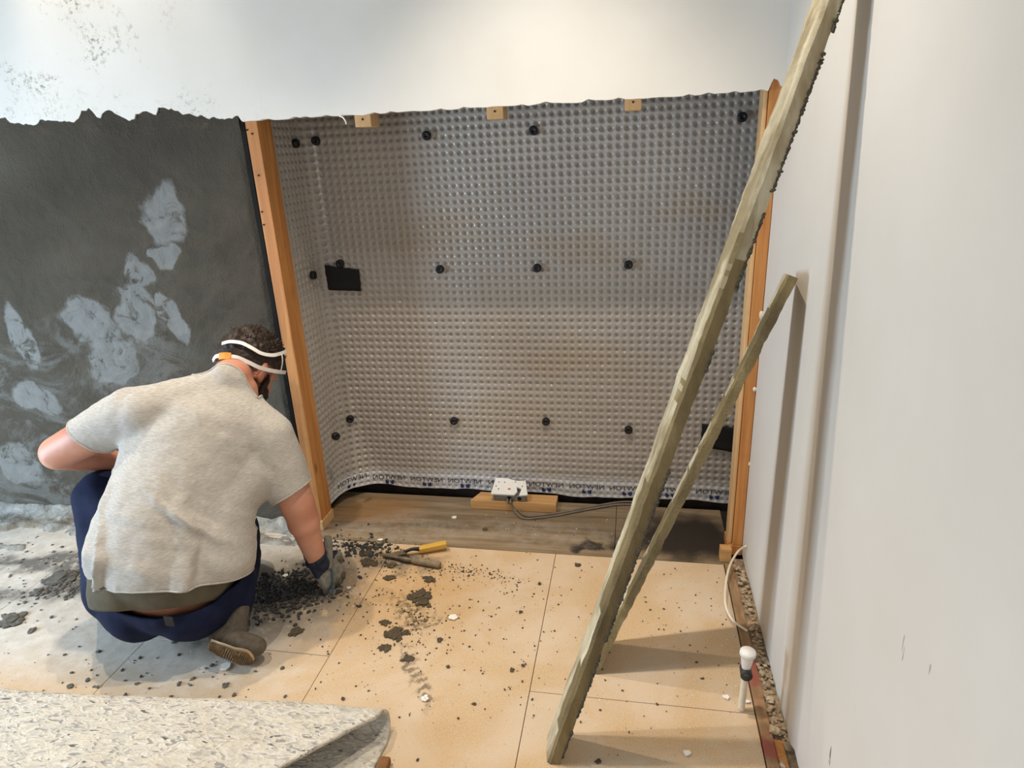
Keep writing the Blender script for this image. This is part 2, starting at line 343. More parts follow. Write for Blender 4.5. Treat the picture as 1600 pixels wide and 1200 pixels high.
# ------------------------------------------------------------------ dimpled membrane
PITCH, SUBD = 0.028, 7
XR, XL, YB = 0.41, -1.198, 2.402
def mem_path(s, R):
    """s = arclength from the right-hand end; returns x, y, nx, ny"""
    L1 = XR - (XL + R); L2 = L1 + math.pi*R/2
    if s <= L1: return XR - s, YB, 0.0, -1.0
    if s <= L2:
        th = (s-L1)/R; return XL + R - R*math.sin(th), YB - R + R*math.cos(th), math.sin(th), -math.cos(th)
    return XL, YB - R - (s-L2), 1.0, 0.0
def mem_sheet(name, z0, z1, sign, off, mat, amp, wav=0.0, hem=False, parent=None):
    z1 = z0 + round((z1-z0)/(PITCH/SUBD))*(PITCH/SUBD)
    ds = PITCH/SUBD; rows = int(round((z1-z0)/ds)); V = []; Fc = []; ncol = int((XR-XL+0.22)/ds)
    for j in range(rows+1):
        z = z0 + j*ds; t = min(max((0.62-z)/0.62, 0), 1); R = 0.055 + 0.15*t*t
        for i in range(ncol+1):
            s = i*ds; x, y, nxx, nyy = mem_path(s, R)
            clip = y < 2.178 or i == ncol
            if clip: y = 2.178
            fx = (s/PITCH) % 1 - 0.5; fz = (z/PITCH) % 1 - 0.5; r = math.hypot(fx, fz)
            h = 1 - min(max((r-0.10)/0.27, 0), 1); h = h*h*(3-2*h)*amp*sign
            w = 0.006*fnoise(s*1.6, z*1.6, 2.0) + wav*fnoise(s*4, 7.0)
            d = (0 if clip else h) + w + off; zz = z
            if hem: zz = z + (0.010*fnoise(s*5, 4.4) + 0.020*max(0, min(1, (s-1.30)/0.2)))*max(0, 1-(z-z0)/0.10)
            V.append((x + nxx*d, y + nyy*d, zz))
    n = ncol+1
    Fc = [(j*n+i, j*n+i+1, (j+1)*n+i+1, (j+1)*n+i) for j in range(rows) for i in range(ncol) if not (V[j*n+i][1] < 2.1781 and V[j*n+i+1][1] < 2.1781)]
    return py_obj(name, V, Fc, mat, parent, True)
low = mem_sheet('dimpled_membrane', 0.112, 1.66, -1, 0.0, MAT['mem_lo'], 0.0105)
tag(low, 'grey translucent dimpled plastic membrane lining the back and left side of the alcove', 'membrane')
edge = mem_sheet('printed_edge', 0.028, 0.112, -1, 0.0, MAT['mem_edge'], 0.0085, hem=True, parent=low)
edge['label'] = 'paler bottom edge of the sheet with mirrored dark printing'
V = []; Fc = []; nyy, nzz = 58, 384
for j in range(nzz+1):
    z = 0.06 + 1.60*j/nzz
    for i in range(nyy+1):
        y = 2.40 - 0.225*i/nyy; fx = ((2.40-y)/PITCH) % 1 - .5; fz = (z/PITCH) % 1 - .5; h = 1 - min(max((math.hypot(fx, fz)-.10)/.27, 0), 1); h = h*h*(3-2*h)*.009*(0 < i < nyy)
        V.append((0.400 + h*.9, y, z))
py_obj('side_return', V, [(j*(nyy+1)+i, j*(nyy+1)+i+1, (j+1)*(nyy+1)+i+1, (j+1)*(nyy+1)+i) for j in range(nzz) for i in range(nyy)], MAT['mem_lo'], low, True)
def mem_near(px, py, side=False):
    return atX(px, py, XL+0.012) if side else atY(px, py, YB-0.012)
# mirrored printing
def text_mesh(body, size, extrude=0.0):
    cu = bpy.data.curves.new('t', 'FONT'); cu.body = body; cu.size = size; cu.align_x = 'CENTER'; cu.extrude = extrude
    o = bpy.data.objects.new('t', cu); COL.objects.link(o); dg = bpy.context.evaluated_depsgraph_get(); me = bpy.data.meshes.new_from_object(o.evaluated_get(dg))
    bpy.data.objects.remove(o); return me
tm = text_mesh('NEWTON', 0.029)
tv = np.array([v.co[:] for v in tm.vertices]); tf = [tuple(p.vertices) for p in tm.polygons]
for px in (553, 610, 668, 727, 790, 854, 917, 980, 1047, 1116):
    p = atY(px, 757 + (px-566)*0.034, YB); s0 = XR - p[0]
    zc = 0.062 + 0.018*max(0, min(1, (s0-1.40)/0.2))
    V = []
    for v in tv:
        s = s0 + v[0]*1.12; z = zc + v[1]; x, y, a, b = mem_path(s, 0.055+0.15*((0.62-z)/0.62)**2); w = 0.006*fnoise(s*1.6, z*1.6, 2.0) + 0.0022
        V.append((x + a*w, y + b*w, z))
    py_obj('printed_word', V, tf, MAT['ink'], low)
    V = []; Fc = []
    for (du, dz, ru, rz) in ((-0.012, -0.016, 0.0085, 0.0075), (-0.015, -0.008, 0.004, 0.004), (0.012, -0.016, 0.0085, 0.0075), (0.016, -0.008, 0.004, 0.004), (0.006, -0.010, 0.003, 0.004)):
        b0 = len(V)
        for q in range(10):
            th = q*0.628; s = s0 - du + ru*math.cos(th)*(0.8+0.3*random.random()); z = zc + dz + rz*math.sin(th)
            x, y, a, b = mem_path(s, 0.055+0.15*((0.62-z)/0.62)**2); w = 0.006*fnoise(s*1.6, z*1.6, 2.0) + 0.0022 ; V.append((x+a*w, y+b*w, z))
        Fc.append(tuple(range(b0, b0+10)))
    py_obj('printed_logo', V, Fc, MAT['ink_blue'], low)
# black plugs
def plug_mesh():
    prof = [(0, 0.004), (0.004, 0.004), (0.0048, 0.007), (0.0115, 0.0085), (0.0150, 0.006), (0.0158, 0.002), (0.0158, -0.008)]
    V = []; Fc = []; n = 20
    for r, h in prof:
        for k in range(n):
            th = 2*math.pi*k/n; V.append((max(r, 1e-4)*math.cos(th), -h, max(r, 1e-4)*math.sin(th)))
    for a in range(len(prof)-1):
        for k in range(n): Fc.append((a*n+k, a*n+(k+1) % n, (a+1)*n+(k+1) % n, (a+1)*n+k))
    me = bpy.data.meshes.new('wall_plug'); me.from_pydata(V, [], Fc); me.update(); me.materials.append(MAT['black']); return me
pm = plug_mesh()
plugs = [((463, 224), 1, 'black plug at the top of the alcove side, nearest the left post'), ((493, 220), 0, 'black plug in the top row just right of the alcove corner'), ((666, 212), 0, 'black plug in the top row between the first two wood blocks'),
         ((833, 204), 0, 'black plug in the top row just right of the middle wood block'), ((1160, 183), 0, 'black plug in the top right corner beside the right stud'), ((490, 430), 1, 'black plug left of the upper black tape patch on the side'),
         ((531, 412), 0, 'black plug at the upper edge of the left tape patch'), ((687, 421), 0, 'black plug in the middle row, first right of the left tape patch'), ((839, 419), 0, 'black plug in the middle row, second right of the left tape patch'),
         ((982, 414), 0, 'black plug in the middle row, nearest the leaning long board'), ((547, 655), 0, 'black plug in the bottom row nearest the curved left corner'), ((525, 682), 1, 'lowest black plug, on the curved left side of the alcove'),
         ((709, 658), 0, 'black plug in the bottom row above the bluish sheen'), ((853, 659), 0, 'black plug in the bottom row up and right of the junction box'), ((982, 672), 0, 'black plug in the bottom row nearest the leaning long board')]
for (px, side, lab) in plugs:
    z = 0.5
    if px[1] == 682: 
        p = atX(px[0], px[1], XL+0.075); rot = 0.9
    elif side: p = atX(px[0], px[1], XL+0.010); rot = math.pi/2
    else: p = atY(px[0], px[1], YB-0.010); rot = 0
    if px[1] == 655: p = atY(px[0], px[1], YB-0.022); rot = 0.3
    o = link('wall_plug', pm, None); o.location = p; o.rotation_euler = (0, 0, rot); tag(o, lab + ' of dimpled sheet' if False else lab, 'plug', 'black plugs pinning the membrane')
pm.polygons.foreach_set('use_smooth', [True]*len(pm.polygons))
def tape_patch(corners, y, lab):
    q = [atY(px, py, y) for px, py in corners]; V = []; Fc = []; n = 10
    for layer in (0, 1):
        for j in range(n+1):
            for i in range(n+1):
                u, v = i/n, j/n; p = (q[0]*(1-u)+q[1]*u)*(1-v) + (q[3]*(1-u)+q[2]*u)*v
                dd = 0.0025*fnoise(u*4, v*4, y*3) + (0.0 if layer == 0 else 0.002); e = 0.003*fnoise(u*9, v*9, 5)
                V.append((p[0]+e*(u in (0, 1)), p[1]+dd, p[2]+e*(v in (0, 1))))
    m = (n+1)**2
    for j in range(n):
        for i in range(n):
            a = j*(n+1)+i; Fc.append((a, a+1, a+n+2, a+n+1)); Fc.append((m+a, m+a+n+1, m+a+n+2, m+a+1))
    for i in range(n): Fc += [(i, m+i, m+i+1, i+1), (n*(n+1)+i, n*(n+1)+i+1, m+n*(n+1)+i+1, m+n*(n+1)+i)]
    return tag(py_obj('tape_patch', V, Fc, MAT['tape'], smooth=True), lab, 'tape')
tape_patch([(503, 414), (561, 421), (564, 455), (506, 453)], YB-0.012, 'black tape patch on the upper left of the membrane')
tape_patch([(1097, 662), (1160, 671), (1160, 709), (1095, 698)], YB-0.012, 'black tape patch behind the short board beside the right stud')

# ------------------------------------------------------------------ timber frame
post = empty('timber_post', (-1.211, 2.125, 0)); tag(post, 'tall orange pine post on the left edge of the alcove', 'post')
def child_box(name, par, x0, x1, y0, y1, z0, z1, mat, bev=0.002):
    bm = bmesh.new(); c = Vector(par.location); box(bm, x0-c.x, x1-c.x, y0-c.y, y1-c.y, z0-c.z, z1-c.z, bev); return bm_obj(name, bm, mat, par)
child_box('stud', post, -1.232, -1.190, 2.083, 2.172, 0.040, 1.60, MAT['pine'])
sp = child_box('foot_block', post, -1.232, -1.186, 2.075, 2.176, 0.001, 0.041, MAT['pine_pale'])
for (px, py) in [(386, 203), (394, 209), (409, 331), (412, 351), (404, 274)]:
    p = atY(px, py, 2.082) - np.array(post.location); tube('screw', [p, p+np.array([0, -0.002, 0])], 0.003, MAT['black'], post, sub=1)
rp = empty('timber_stud', (0.381, 2.10, 0)); tag(rp, 'narrow orange timber stud in the right corner of the alcove', 'post')
child_box('stud', rp, 0.366, 0.3985, 2.080, 2.165, 0.041, 1.60, MAT['pine'])
child_box('edge_batten', rp, 0.353, 0.3645, 2.092, 2.16, 0.041, 1.60, MAT['pine_pale'])
child_box('foot_block', rp, 0.350, 0.399, 2.078, 2.17, 0.002, 0.040, MAT['pine'])
MAT['plaster_lump'] = simple('plaster_lump', srgb(214, 204, 188), 0.9, var=0.15)
for (px, py) in [(1190, 492), (1180, 608), (1173, 725)]:
    p = atY(px, py, 2.078) - np.array(rp.location); bm = bmesh.new(); bmesh.ops.create_icosphere(bm, subdivisions=2, radius=0.011, matrix=Matrix.Translation(p) @ Matrix.Diagonal((.7, .4, 1.3 if py < 500 else .6, 1)))
    for v in bm.verts: v.co += v.co.normalized()*0.004*fnoise(v.co.x*90, v.co.z*90)
    bm_obj('plaster_dab', bm, MAT['plaster_lump'], rp, True)
for k, (xa, xb, lab) in enumerate([(556, 581, 'left one of three small pine batten ends below the white wall'), (761, 787, 'middle one of three small pine batten ends below the white wall'), (976, 1002, 'right one of three small pine batten ends below the white wall')]):
    yy = (199, 187, 173)[k]; p0 = atY(xa, yy, 2.092); p1 = atY(xb, yy, 2.092)
    r = empty('batten_end', ((p0[0]+p1[0])/2, 2.125, p0[2])); tag(r, lab, 'batten', 'batten ends under the lintel')
    child_box('batten', r, p0[0], p1[0], 2.090, 2.162, p0[2], 1.64, MAT['pine_pale'])
    q = np.array([0, -0.0355, 0.022]); tube('screw', [q, q+np.array([0, -0.002, 0])], 0.0032, MAT['black'], r, sub=1)
# black strip between render and post
V = []; Fc = []
for j in range(60):
    z = 1.515*j/59; a = 0.002*fnoise(z*13, 3.3); V += [(-1.2475+a, 2.077+a, z), (-1.2345, 2.082, z), (-1.2345, 2.11, z), (-1.2475+a, 2.11, z)]
for j in range(59):
    for s in range(4): Fc.append((j*4+s, j*4+(s+1) % 4, j*4+4+(s+1) % 4, j*4+4+s))
Fc += [(0, 1, 2, 3), (236, 237, 238, 239)]
tag(py_obj('edging_strip', V, Fc, MAT['tape']), 'thin black edging strip between the grey render and the left post', 'strip')
# torn paper shred under the lintel
tag(tube('paper_shred', [atY(530, 181, 2.066), atY(536, 184, 2.06), atY(540, 190, 2.058), atY(541, 194, 2.062)], 0.0022, MAT['white'], seg=6), 'torn white paper shred hanging from the lintel edge', 'paper')
#%%PART2
# ------------------------------------------------------------------ leaning boards caked in mortar
def M_plank():
    k = NT('mortar_caked_board'); p = k.pos((1, 1, 1), obj=True); st = k.noise(k.pos((26, 26, 1.6), obj=True), 1.0, 6, 0.65, 0.5); b = k.noise(k.pos((10, 10, 3), obj=True), 1.0, 4); f = k.noise(p, 120, 4, 0.7)
    col = k.ramp(st, [(0.30, srgb(138, 126, 102)), (0.50, srgb(178, 167, 140)), (0.70, srgb(202, 193, 168))])
    col = k.mix(k.math('MULTIPLY', k.sstep(b, 0.50, 0.62), 0.75), col, srgb(130, 114, 80))
    k.bump(k.math('ADD', f, st), 0.6, 0.003); return k.out(col, 0.8)
def M_olive():
    k = NT('damp_mortar'); p = k.pos(obj=True); f = k.noise(p, 130, 4, 0.7); b = k.noise(k.pos((14, 14, 4), obj=True), 1.0, 4)
    col = k.ramp(b, [(0.32, srgb(86, 73, 46)), (0.6, srgb(122, 106, 70)), (0.75, srgb(154, 139, 104))])
    k.bump(f, 0.7, 0.004); return k.out(col, 0.8)
MAT['plank'] = M_plank(); MAT['olive'] = M_olive()
def plank(foot, top, w, t, phi, cut, lab, seed, jag, olive):
    F0 = np.array(foot); T = np.array(top); d = T-F0; L = np.linalg.norm(d); d /= L
    a = np.array([math.sin(phi), math.cos(phi), 0]); a -= d*(a @ d); a /= np.linalg.norm(a); b = np.cross(d, a)
    r = empty('plasterers_board', tuple(F0)); tag(r, lab, 'board')
    n = 150; V = []; Fc = []; MI = []
    # section: near edge (-a) is the thick damp edge facing the room, broad face (-b or +b) faces up and left
    sgn = 1 if b[0] < 0 else -1; bb = b*sgn
    sec = [(-w/2, -t/2), (-w/2, t*0.28), (-w*0.42, t*0.5), (-w*0.05, t*0.56), (w*0.42, t*0.5), (w/2, t*0.3), (w/2, -t/2)]
    m = len(sec)
    for i in range(n+1):
        s = L*i/n
        for q, (u, v) in enumerate(sec):
            e = 0.0022*fnoise(s*16+q*7, seed+q) + 0.0012*fnoise(s*50, seed+q*3)
            if q in (0, 6): e += 0.002*fnoise(s*40, seed*3+q)
            o_ = a*(u*(1+e/0.02*0.2)) + bb*(v+e); p = d*s + o_
            if i == 0: p = o_ - d*((o_[2] + F0[2] - 0.001)/d[2])
            p = p + F0
            V.append(p - F0)
    for i in range(n):
        for q in range(m):
            q2 = (q+1) % m; Fc.append((i*m+q, i*m+q2, (i+1)*m+q2, (i+1)*m+q)); MI.append(1 if (q in (0, 1) and (i/n + 0.10*fnoise(i*0.11+q*3, seed*5) < olive)) or (q == 2 and i/n < olive*0.8 and fnoise(i*0.09, seed*5) > 0.02) else 0)
    Fc += [tuple(range(m))[::-1], tuple(n*m+q for q in range(m))]; MI += [0, 0]
    o = py_obj('board', V, Fc, MAT['plank'], r, False); o.data.materials.append(MAT['olive']); o.data.polygons.foreach_set('material_index', MI)
    # crusty mortar along one long edge
    bm = bmesh.new()
    for k in range(int(L/0.005)):
        s = 0.02 + k*0.005; g = fnoise(s*7, seed+11)
        if g < -0.12 or s > L-0.01: continue
        u, v = ((-w/2, -t/2) if jag < 0 else (w/2, t*0.1)); rr = 0.0020 + 0.0028*random.random()
        c = d*s + a*(u) + bb*(v - 0.001*random.random())
        if c[2] < rr: continue
        if F0[0]+c[0]+rr > XW-0.001: continue
        bmesh.ops.create_icosphere(bm, subdivisions=1, radius=rr, matrix=Matrix.Translation(c) @ Matrix.Rotation(random.random()*6, 4, (random.random(), random.random(), 1)) @ Matrix.Diagonal((1.0, 0.8, 1.5, 1)))
    c = bm_obj('mortar_crust', bm, MAT['crust'], r, False); c['kind'] = 'stuff'
    return r
MAT['crust'] = simple('dark_mortar_crust', srgb(70, 64, 52), 0.9, var=0.35, scale=70)
plank((-0.168, 1.202, 0.004), (0.372, 1.435, 1.74), 0.087, 0.030, -0.078, 0.012, 'longer pale board caked in mortar, leaning against the right wall', 3.3, -1, 0.66)
plank((-0.073, 1.522, 0.004), (0.372, 1.648, 1.080), 0.125, 0.026, 0.23, 0.0, 'shorter grey board leaning on the right wall behind the longer board', 8.7, 1, 1.2)

# ------------------------------------------------------------------ folded underlay
def M_underlay():
    k = NT('crumb_foam_underlay'); p = k.pos((1, 1.0, 1)); 
    v = k.node('ShaderNodeTexVoronoi'); v.inputs['Scale'].default_value = 170; mp = k.pos((0.45, 1, 1)); 
    nz = k.node('ShaderNodeTexNoise'); nz.inputs['Scale'].default_value = 40; k.L.new(mp, nz.inputs['Vector'])
    ad = k.mix(0.04, mp, nz.outputs['Color'], 'ADD'); k.L.new(ad, v.inputs['Vector'])
    r = k.sep(v.outputs['Color'])[0]
    col = k.ramp(r, [(0.0, srgb(200, 194, 182)), (0.30, srgb(210, 205, 195)), (0.50, srgb(190, 185, 176)), (0.66, srgb(206, 198, 180)), (0.82, srgb(172, 168, 162)), (0.94, srgb(146, 144, 142)), (0.99, srgb(96, 94, 94))], 'CONSTANT')
    big = k.noise(k.pos((0.6, 1, 1)), 26, 4, 0.7); col = k.mix(k.math('MULTIPLY', k.sstep(big, 0.52, 0.70), 0.5), col, srgb(160, 158, 154))
    k.bump(k.math('ADD', v.outputs['Distance'], k.noise(p, 70, 4)), 0.5, 0.004); return k.out(col, 0.85)
MAT['underlay'] = M_underlay()
V = []; Fc = []; NS, NV = 150, 90
RF = 0.040
for j in range(NV+1):
    L = (j/NV)*1.30                     # arclength: lower layer 0.55, fold, upper layer
    if L < 0.58: dist, z, up = 0.58-L, 0.006, 0
    elif L < 0.58+math.pi*RF:
        th = (L-0.58)/RF; dist, z, up = -RF*math.sin(th), 0.006+RF*(1-math.cos(th)), th/math.pi
    else:
        q = L-0.58-math.pi*RF; dist, z, up = q, 0.006+2*RF + 0.055*(1-math.exp(-q*4)), 1
    for i in range(NS+1):
        s = i/NS
        xe = -0.585 - (0.07*max(dist, 0) if up == 0 else (0.02*up + (0.86*max(dist, 0) if up == 1 else 0)))
        x = xe + (-3.2-xe)*s**1.2
        yr = 1.172 + (x+0.585)*0.068 + 0.012*fnoise(x*1.7, 5.5)
        k = min(1, (xe-x)/0.30); zz = z if up < 1e-6 else z*(1 - 0.10*(1-k)) + (0.010*fnoise(x*3, dist*5, 3.3)*up)*min(1, k*3)
        V.append((x + (0.003*fnoise(L*30, 8) if i == 0 else 0), yr - dist, max(zz, 0.006)))
n = NS+1
Fc = [(j*n+i, j*n+i+1, (j+1)*n+i+1, (j+1)*n+i) for j in range(NV) for i in range(NS)]
und = py_obj('carpet_underlay', V, Fc, MAT['underlay'], smooth=True); md = und.modifiers.new('s', 'SOLIDIFY'); md.thickness = 0.009; md.offset = 0
tag(und, 'speckled pale crumb foam carpet underlay folded over on itself in the front left', 'underlay')
p = atZ(600, 1197, 0.01); bm = bmesh.new(); box(bm, p[0]-0.012, p[0]+0.012, p[1]-0.10, p[1]+0.018, 0.001, 0.022, 0.004)
tag(bm_obj('wood_offcut', bm, simple('brown_wood', srgb(128, 86, 48), 0.7)), 'small brown wood offcut poking out at the right end of the folded underlay', 'offcut')

# ------------------------------------------------------------------ junction box on its timber block
MAT['box_grey'] = simple('grey_metal', srgb(140, 142, 142), 0.45, 0.5, var=0.2); MAT['plate'] = simple('white_plastic', srgb(238, 238, 236), 0.4, var=0.03)
MAT['cable_grey'] = simple('grey_cable', srgb(120, 110, 98), 0.6); MAT['cable_white'] = simple('white_cable', srgb(226, 216, 198), 0.5, var=0.06)
b0 = atZ(735, 797, 0.001); b1 = atZ(868, 800, 0.001)
bx0, bx1, by0 = b0[0], b1[0]+0.004, (b0[1]+b1[1])/2
bm = bmesh.new(); box(bm, bx0, bx1, by0, by0+0.072, 0.002, 0.042, 0.002)
for v in bm.verts:
    if v.co.x < (bx0+bx1)/2 and v.co.y > by0+0.05: v.co.x += 0.028
tag(bm_obj('timber_block', bm, MAT['pine_x']), 'pine timber offcut carrying the junction box at the foot of the membrane', 'timber block')
jb = empty('junction_box', (atY(797, 770, by0+0.03)[0], by0+0.04, 0.0435)); tag(jb, 'grey metal junction box with a broken white faceplate, sitting on the timber block', 'junction box')
hw = 0.066
bm = bmesh.new(); box(bm, -hw, hw, -0.032, 0.028, 0.0, 0.026, 0.002); bm_obj('back_box', bm, MAT['box_grey'], jb)
for dx in (0.0, 0.042):
    bm = bmesh.new(); bmesh.ops.create_cone(bm, segments=16, radius1=0.0085, radius2=0.0085, depth=0.003, cap_ends=True, matrix=Matrix.Translation((dx, -0.0325, 0.012)) @ Matrix.Rotation(math.pi/2, 4, 'X')); bm_obj('knockout', bm, MAT['black'], jb)
def plate(name, poly, z0, tilt, mat, thick=0.006):
    bm = bmesh.new(); vs = [bm.verts.new((x, y, 0)) for x, y in poly]; f = bm.faces.new(vs)
    ex = bmesh.ops.extrude_face_region(bm, geom=[f]); bmesh.ops.translate(bm, vec=(0, 0, thick), verts=[v for v in ex['geom'] if isinstance(v, bmesh.types.BMVert)])
    bmesh.ops.rotate(bm, cent=(0, -0.045, 0), matrix=Matrix.Rotation(tilt, 3, 'X'), verts=bm.verts); bmesh.ops.translate(bm, vec=(0, 0, z0), verts=bm.verts)
    bmesh.ops.triangulate(bm, faces=[f for f in bm.faces if len(f.verts) > 4]); return bm_obj(name, bm, mat, jb)
plate('faceplate', [(-0.072, -0.046), (0.024, -0.046), (0.034, -0.028), (0.027, 0.0), (0.050, -0.012), (0.052, 0.036), (0.020, 0.034), (-0.02, 0.046), (-0.068, 0.046)], 0.032, 0.28, MAT['plate'])
plate('faceplate_fragment', [(0.044, -0.046), (0.078, -0.040), (0.058, 0.040), (0.054, 0.04)], 0.030, 0.30, MAT['plate'])
for (x, y) in [(-0.058, -0.005), (-0.045, -0.020), (-0.050, 0.018), (-0.026, 0.018), (0.018, 0.022), (0.050, 0.0)]:
    bm = bmesh.new(); bmesh.ops.create_cone(bm, segments=10, radius1=0.0026, radius2=0.0026, depth=0.002, cap_ends=True, matrix=Matrix.Translation((x, y, 0.0385+0.28*(y+0.046)))); bm_obj('screw_hole', bm, MAT['black'], jb)
bm = bmesh.new(); box(bm, -0.006, 0.004, -0.022, -0.010, 0.0455, 0.0475, 0.0005); bm_obj('red_switch', bm, simple('red_plastic', srgb(196, 110, 104), 0.5), jb)
jx, jy = jb.location.x, jb.location.y
for k, off in enumerate((0.0, 0.013)):
    q = [(jx+off-0.006, jy-0.030, 0.054), (jx+off-0.004, jy-0.052-0.006*k, 0.048)]
    q += [tuple(atZ(px+ (4 if k else 0), py-k*4, zz)) for px, py, zz in [(800, 788, 0.03), (806, 801, 0.008), (818, 810, 0.006), (842, 809, 0.006), (872, 805, 0.006), (902, 799, 0.007+.007*k), (940, 792, 0.008), (970, 788, 0.008), (1000, 789, 0.007)]]
    tag(tube('power_cable', q, 0.0042, MAT['cable_grey'], seg=8), ['front grey power cable running from the junction box along the alcove floor', 'rear grey power cable running from the junction box along the alcove floor'][k], 'cable', 'grey cables from the junction box')

# ------------------------------------------------------------------ trowels on the floor
def frame_at(p, q):
    p = np.array(p); q = np.array(q); d = q-p; L = np.linalg.norm(d); d /= L; s = np.cross(d, [0, 0, 1.0]); s /= np.linalg.norm(s); u = np.cross(s, d)
    M = Matrix.Identity(4)
    for i in range(3): M[i][0] = d[i]; M[i][1] = s[i]; M[i][2] = u[i]; M[i][3] = p[i]
    return M, L
MAT['steel'] = simple('dirty_steel', srgb(112, 102, 84), 0.5, 0.4, var=0.35); MAT['yellow'] = wood('yellow_handle_wood', srgb(196, 150, 50), srgb(224, 184, 92), 'x'); MAT['grey_handle'] = simple('mortar_smeared_grip', srgb(134, 118, 98), 0.75, var=0.3, scale=60)
M1, L1 = frame_at(atZ(598, 871, 0.006), atZ(698, 851, 0.022))
t = bpy.data.objects.new('trowel', None); COL.objects.link(t); t.matrix_world = M1; tag(t, 'small trowel with a yellow wooden handle on the chipboard floor', 'trowel')
bm = bmesh.new(); vs = [bm.verts.new(v) for v in ((0, 0, 0), (0.03, 0.016, 0), (0.085, 0.012, 0.003), (0.085, -0.012, 0.003), (0.03, -0.016, 0))]; f = bm.faces.new(vs); ex = bmesh.ops.extrude_face_region(bm, geom=[f]); bmesh.ops.translate(bm, vec=(0, 0, 0.003), verts=[v for v in ex['geom'] if isinstance(v, bmesh.types.BMVert)]); bm_obj('blade', bm, MAT['steel'], t)
tube('shank', [(0.08, 0, 0.004), (0.11, 0, 0.010), (L1*0.60, 0, 0.002)], [0.006, 0.006, 0.009], MAT['black'], t)
bm = bmesh.new(); box(bm, L1*0.57, L1, -0.013, 0.013, -0.008, 0.012, 0.004); bm_obj('handle', bm, MAT['yellow'], t)
M2, L2 = frame_at(atZ(604, 868, 0.014), atZ(688, 883, 0.014))
t = bpy.data.objects.new('pointing_trowel', None); COL.objects.link(t); t.matrix_world = M2; tag(t, 'pointing trowel with a grey mortar-smeared round handle, lying across the yellow-handled one', 'trowel')
bm = bmesh.new(); box(bm, -0.02, 0.06, -0.006, 0.006, -0.002, 0.003, 0.001); bm_obj('blade', bm, MAT['steel'], t)
tube('shank', [(0.05, 0, 0), (0.08, 0.004, 0.002), (L2*0.52, 0, 0)], [0.006, 0.009, 0.008], MAT['steel'], t)
tube('handle', [(L2*0.48, 0, 0), (L2*0.55, 0, 0), (L2*0.8, 0, 0), (L2*0.97, 0, 0), (L2, 0, 0)], [0.009, 0.0125, 0.0125, 0.0125, 0.010], MAT['grey_handle'], t, seg=12)

# ------------------------------------------------------------------ right-hand floor edge
def M_batten():
    k = NT('batten_red_paint'); p = k.pos(); xs = k.sep(k.pos()); n = k.noise(k.pos((8, 8, 8)), 1.0, 4, .6); w = k.noise(k.pos((40, 12, 20)), 1.0, 4)
    col = k.ramp(w, [(0.3, srgb(120, 92, 62)), (0.7, srgb(166, 134, 98))])
    red = k.math('MULTIPLY', k.sstep(xs[1], 1.66, 1.55), k.sstep(n, 0.42, 0.56)); col = k.mix(k.math('MULTIPLY', red, 0.9), col, srgb(150, 76, 66)); k.bump(w, .3, .002); return k.out(col, 0.75)
bm = bmesh.new(); box(bm, 0.3345, 0.362, 0.6, 2.015, -0.022, 0.006, 0.002)
for v in bm.verts: v.co.x += 0.002*fnoise(v.co.y*4, 2)
tag(bm_obj('floor_batten', bm, M_batten()), 'long floor edge batten with worn red paint running along the foot of the right wall', 'batten')
bm = bmesh.new(); box(bm, 0.3625, 0.384, 0.7, 1.30, -0.024, 0.002, 0.002); tag(bm_obj('floor_batten', bm, MAT['pine']), 'short brown batten in the gap beside the red-painted batten near the camera', 'batten')
def lump_bm(bm, c, r, sx=1, sy=1, sz=0.6, sub=1, seed=0.0):
    g = bmesh.ops.create_icosphere(bm, subdivisions=sub, radius=1.0)
    an = random.random()*6.28; ca, sa = math.cos(an), math.sin(an)
    for v in g['verts']:
        k = 1 + 0.45*fnoise(v.co.x*1.6+seed, v.co.y*1.6+seed*1.3, v.co.z*1.6) + 0.2*fnoise(v.co.x*4+seed, v.co.y*4, v.co.z*4)
        x, y, z = v.co.x*k*sx*r, v.co.y*k*sy*r, v.co.z*k*sz*r
        v.co = Vector((c[0]+x*ca-y*sa, c[1]+x*sa+y*ca, max(c[2]+z, 0.0006 if c[2] >= 0 else c[2]-r)))
bm = bmesh.new()
for k in range(420):
    y = 0.75 + 1.28*random.random(); x = 0.366 + 0.030*random.random()
    if 0.7 < y < 1.31 and random.random() < 0.8: continue
    lump_bm(bm, (x, y, -0.008+0.014*random.random()), 0.003+0.007*random.random()**2, sub=1, seed=k)
tag(bm_obj('wall_rubble', bm, MAT['rubble']), 'broken plaster rubble filling the gap along the foot of the right wall', 'rubble', kind='stuff')
bm = bmesh.new(); box(bm, 0.362, XW+0.012, 0.8, 2.07, -0.023, -0.008); tag(bm_obj('trim_gap', bm, MAT['rubble']), kind='structure')
MAT['stone'] = simple('pale_stone', srgb(188, 172, 146), 0.9, var=0.2, scale=50)
for k, (px, py, r, lab) in enumerate([(1210, 1141, 0.013, 'largest pale stone in the rubble gap, nearest the camera'), (1203, 1093, 0.011, 'pale stone in the rubble gap level with the foot of the white stub pipe'), (1162, 905, 0.010, 'pale stone in the rubble gap beside the top of the white cable loop')]):
    p = atZ(px, py, 0.01); p[0] = min(p[0], 0.386); bm = bmesh.new(); lump_bm(bm, (0, 0, 0.006), r, sub=2, seed=k*3.3); o = bm_obj('stone', bm, MAT['stone']); o.location = (p[0], p[1], 0.004); tag(o, lab, 'stone', 'pale stones in the rubble gap')
bp = atZ(1158, 1109, 0.0); sp = empty('stub_pipe', (bp[0], bp[1], 0.001)); tag(sp, 'white plastic stub pipe with a funnel cap and black side valve standing on the floor', 'pipe')
zt = atY(1166, 1018, bp[1])[2]; zv = atY(1165, 1048, bp[1])[2]
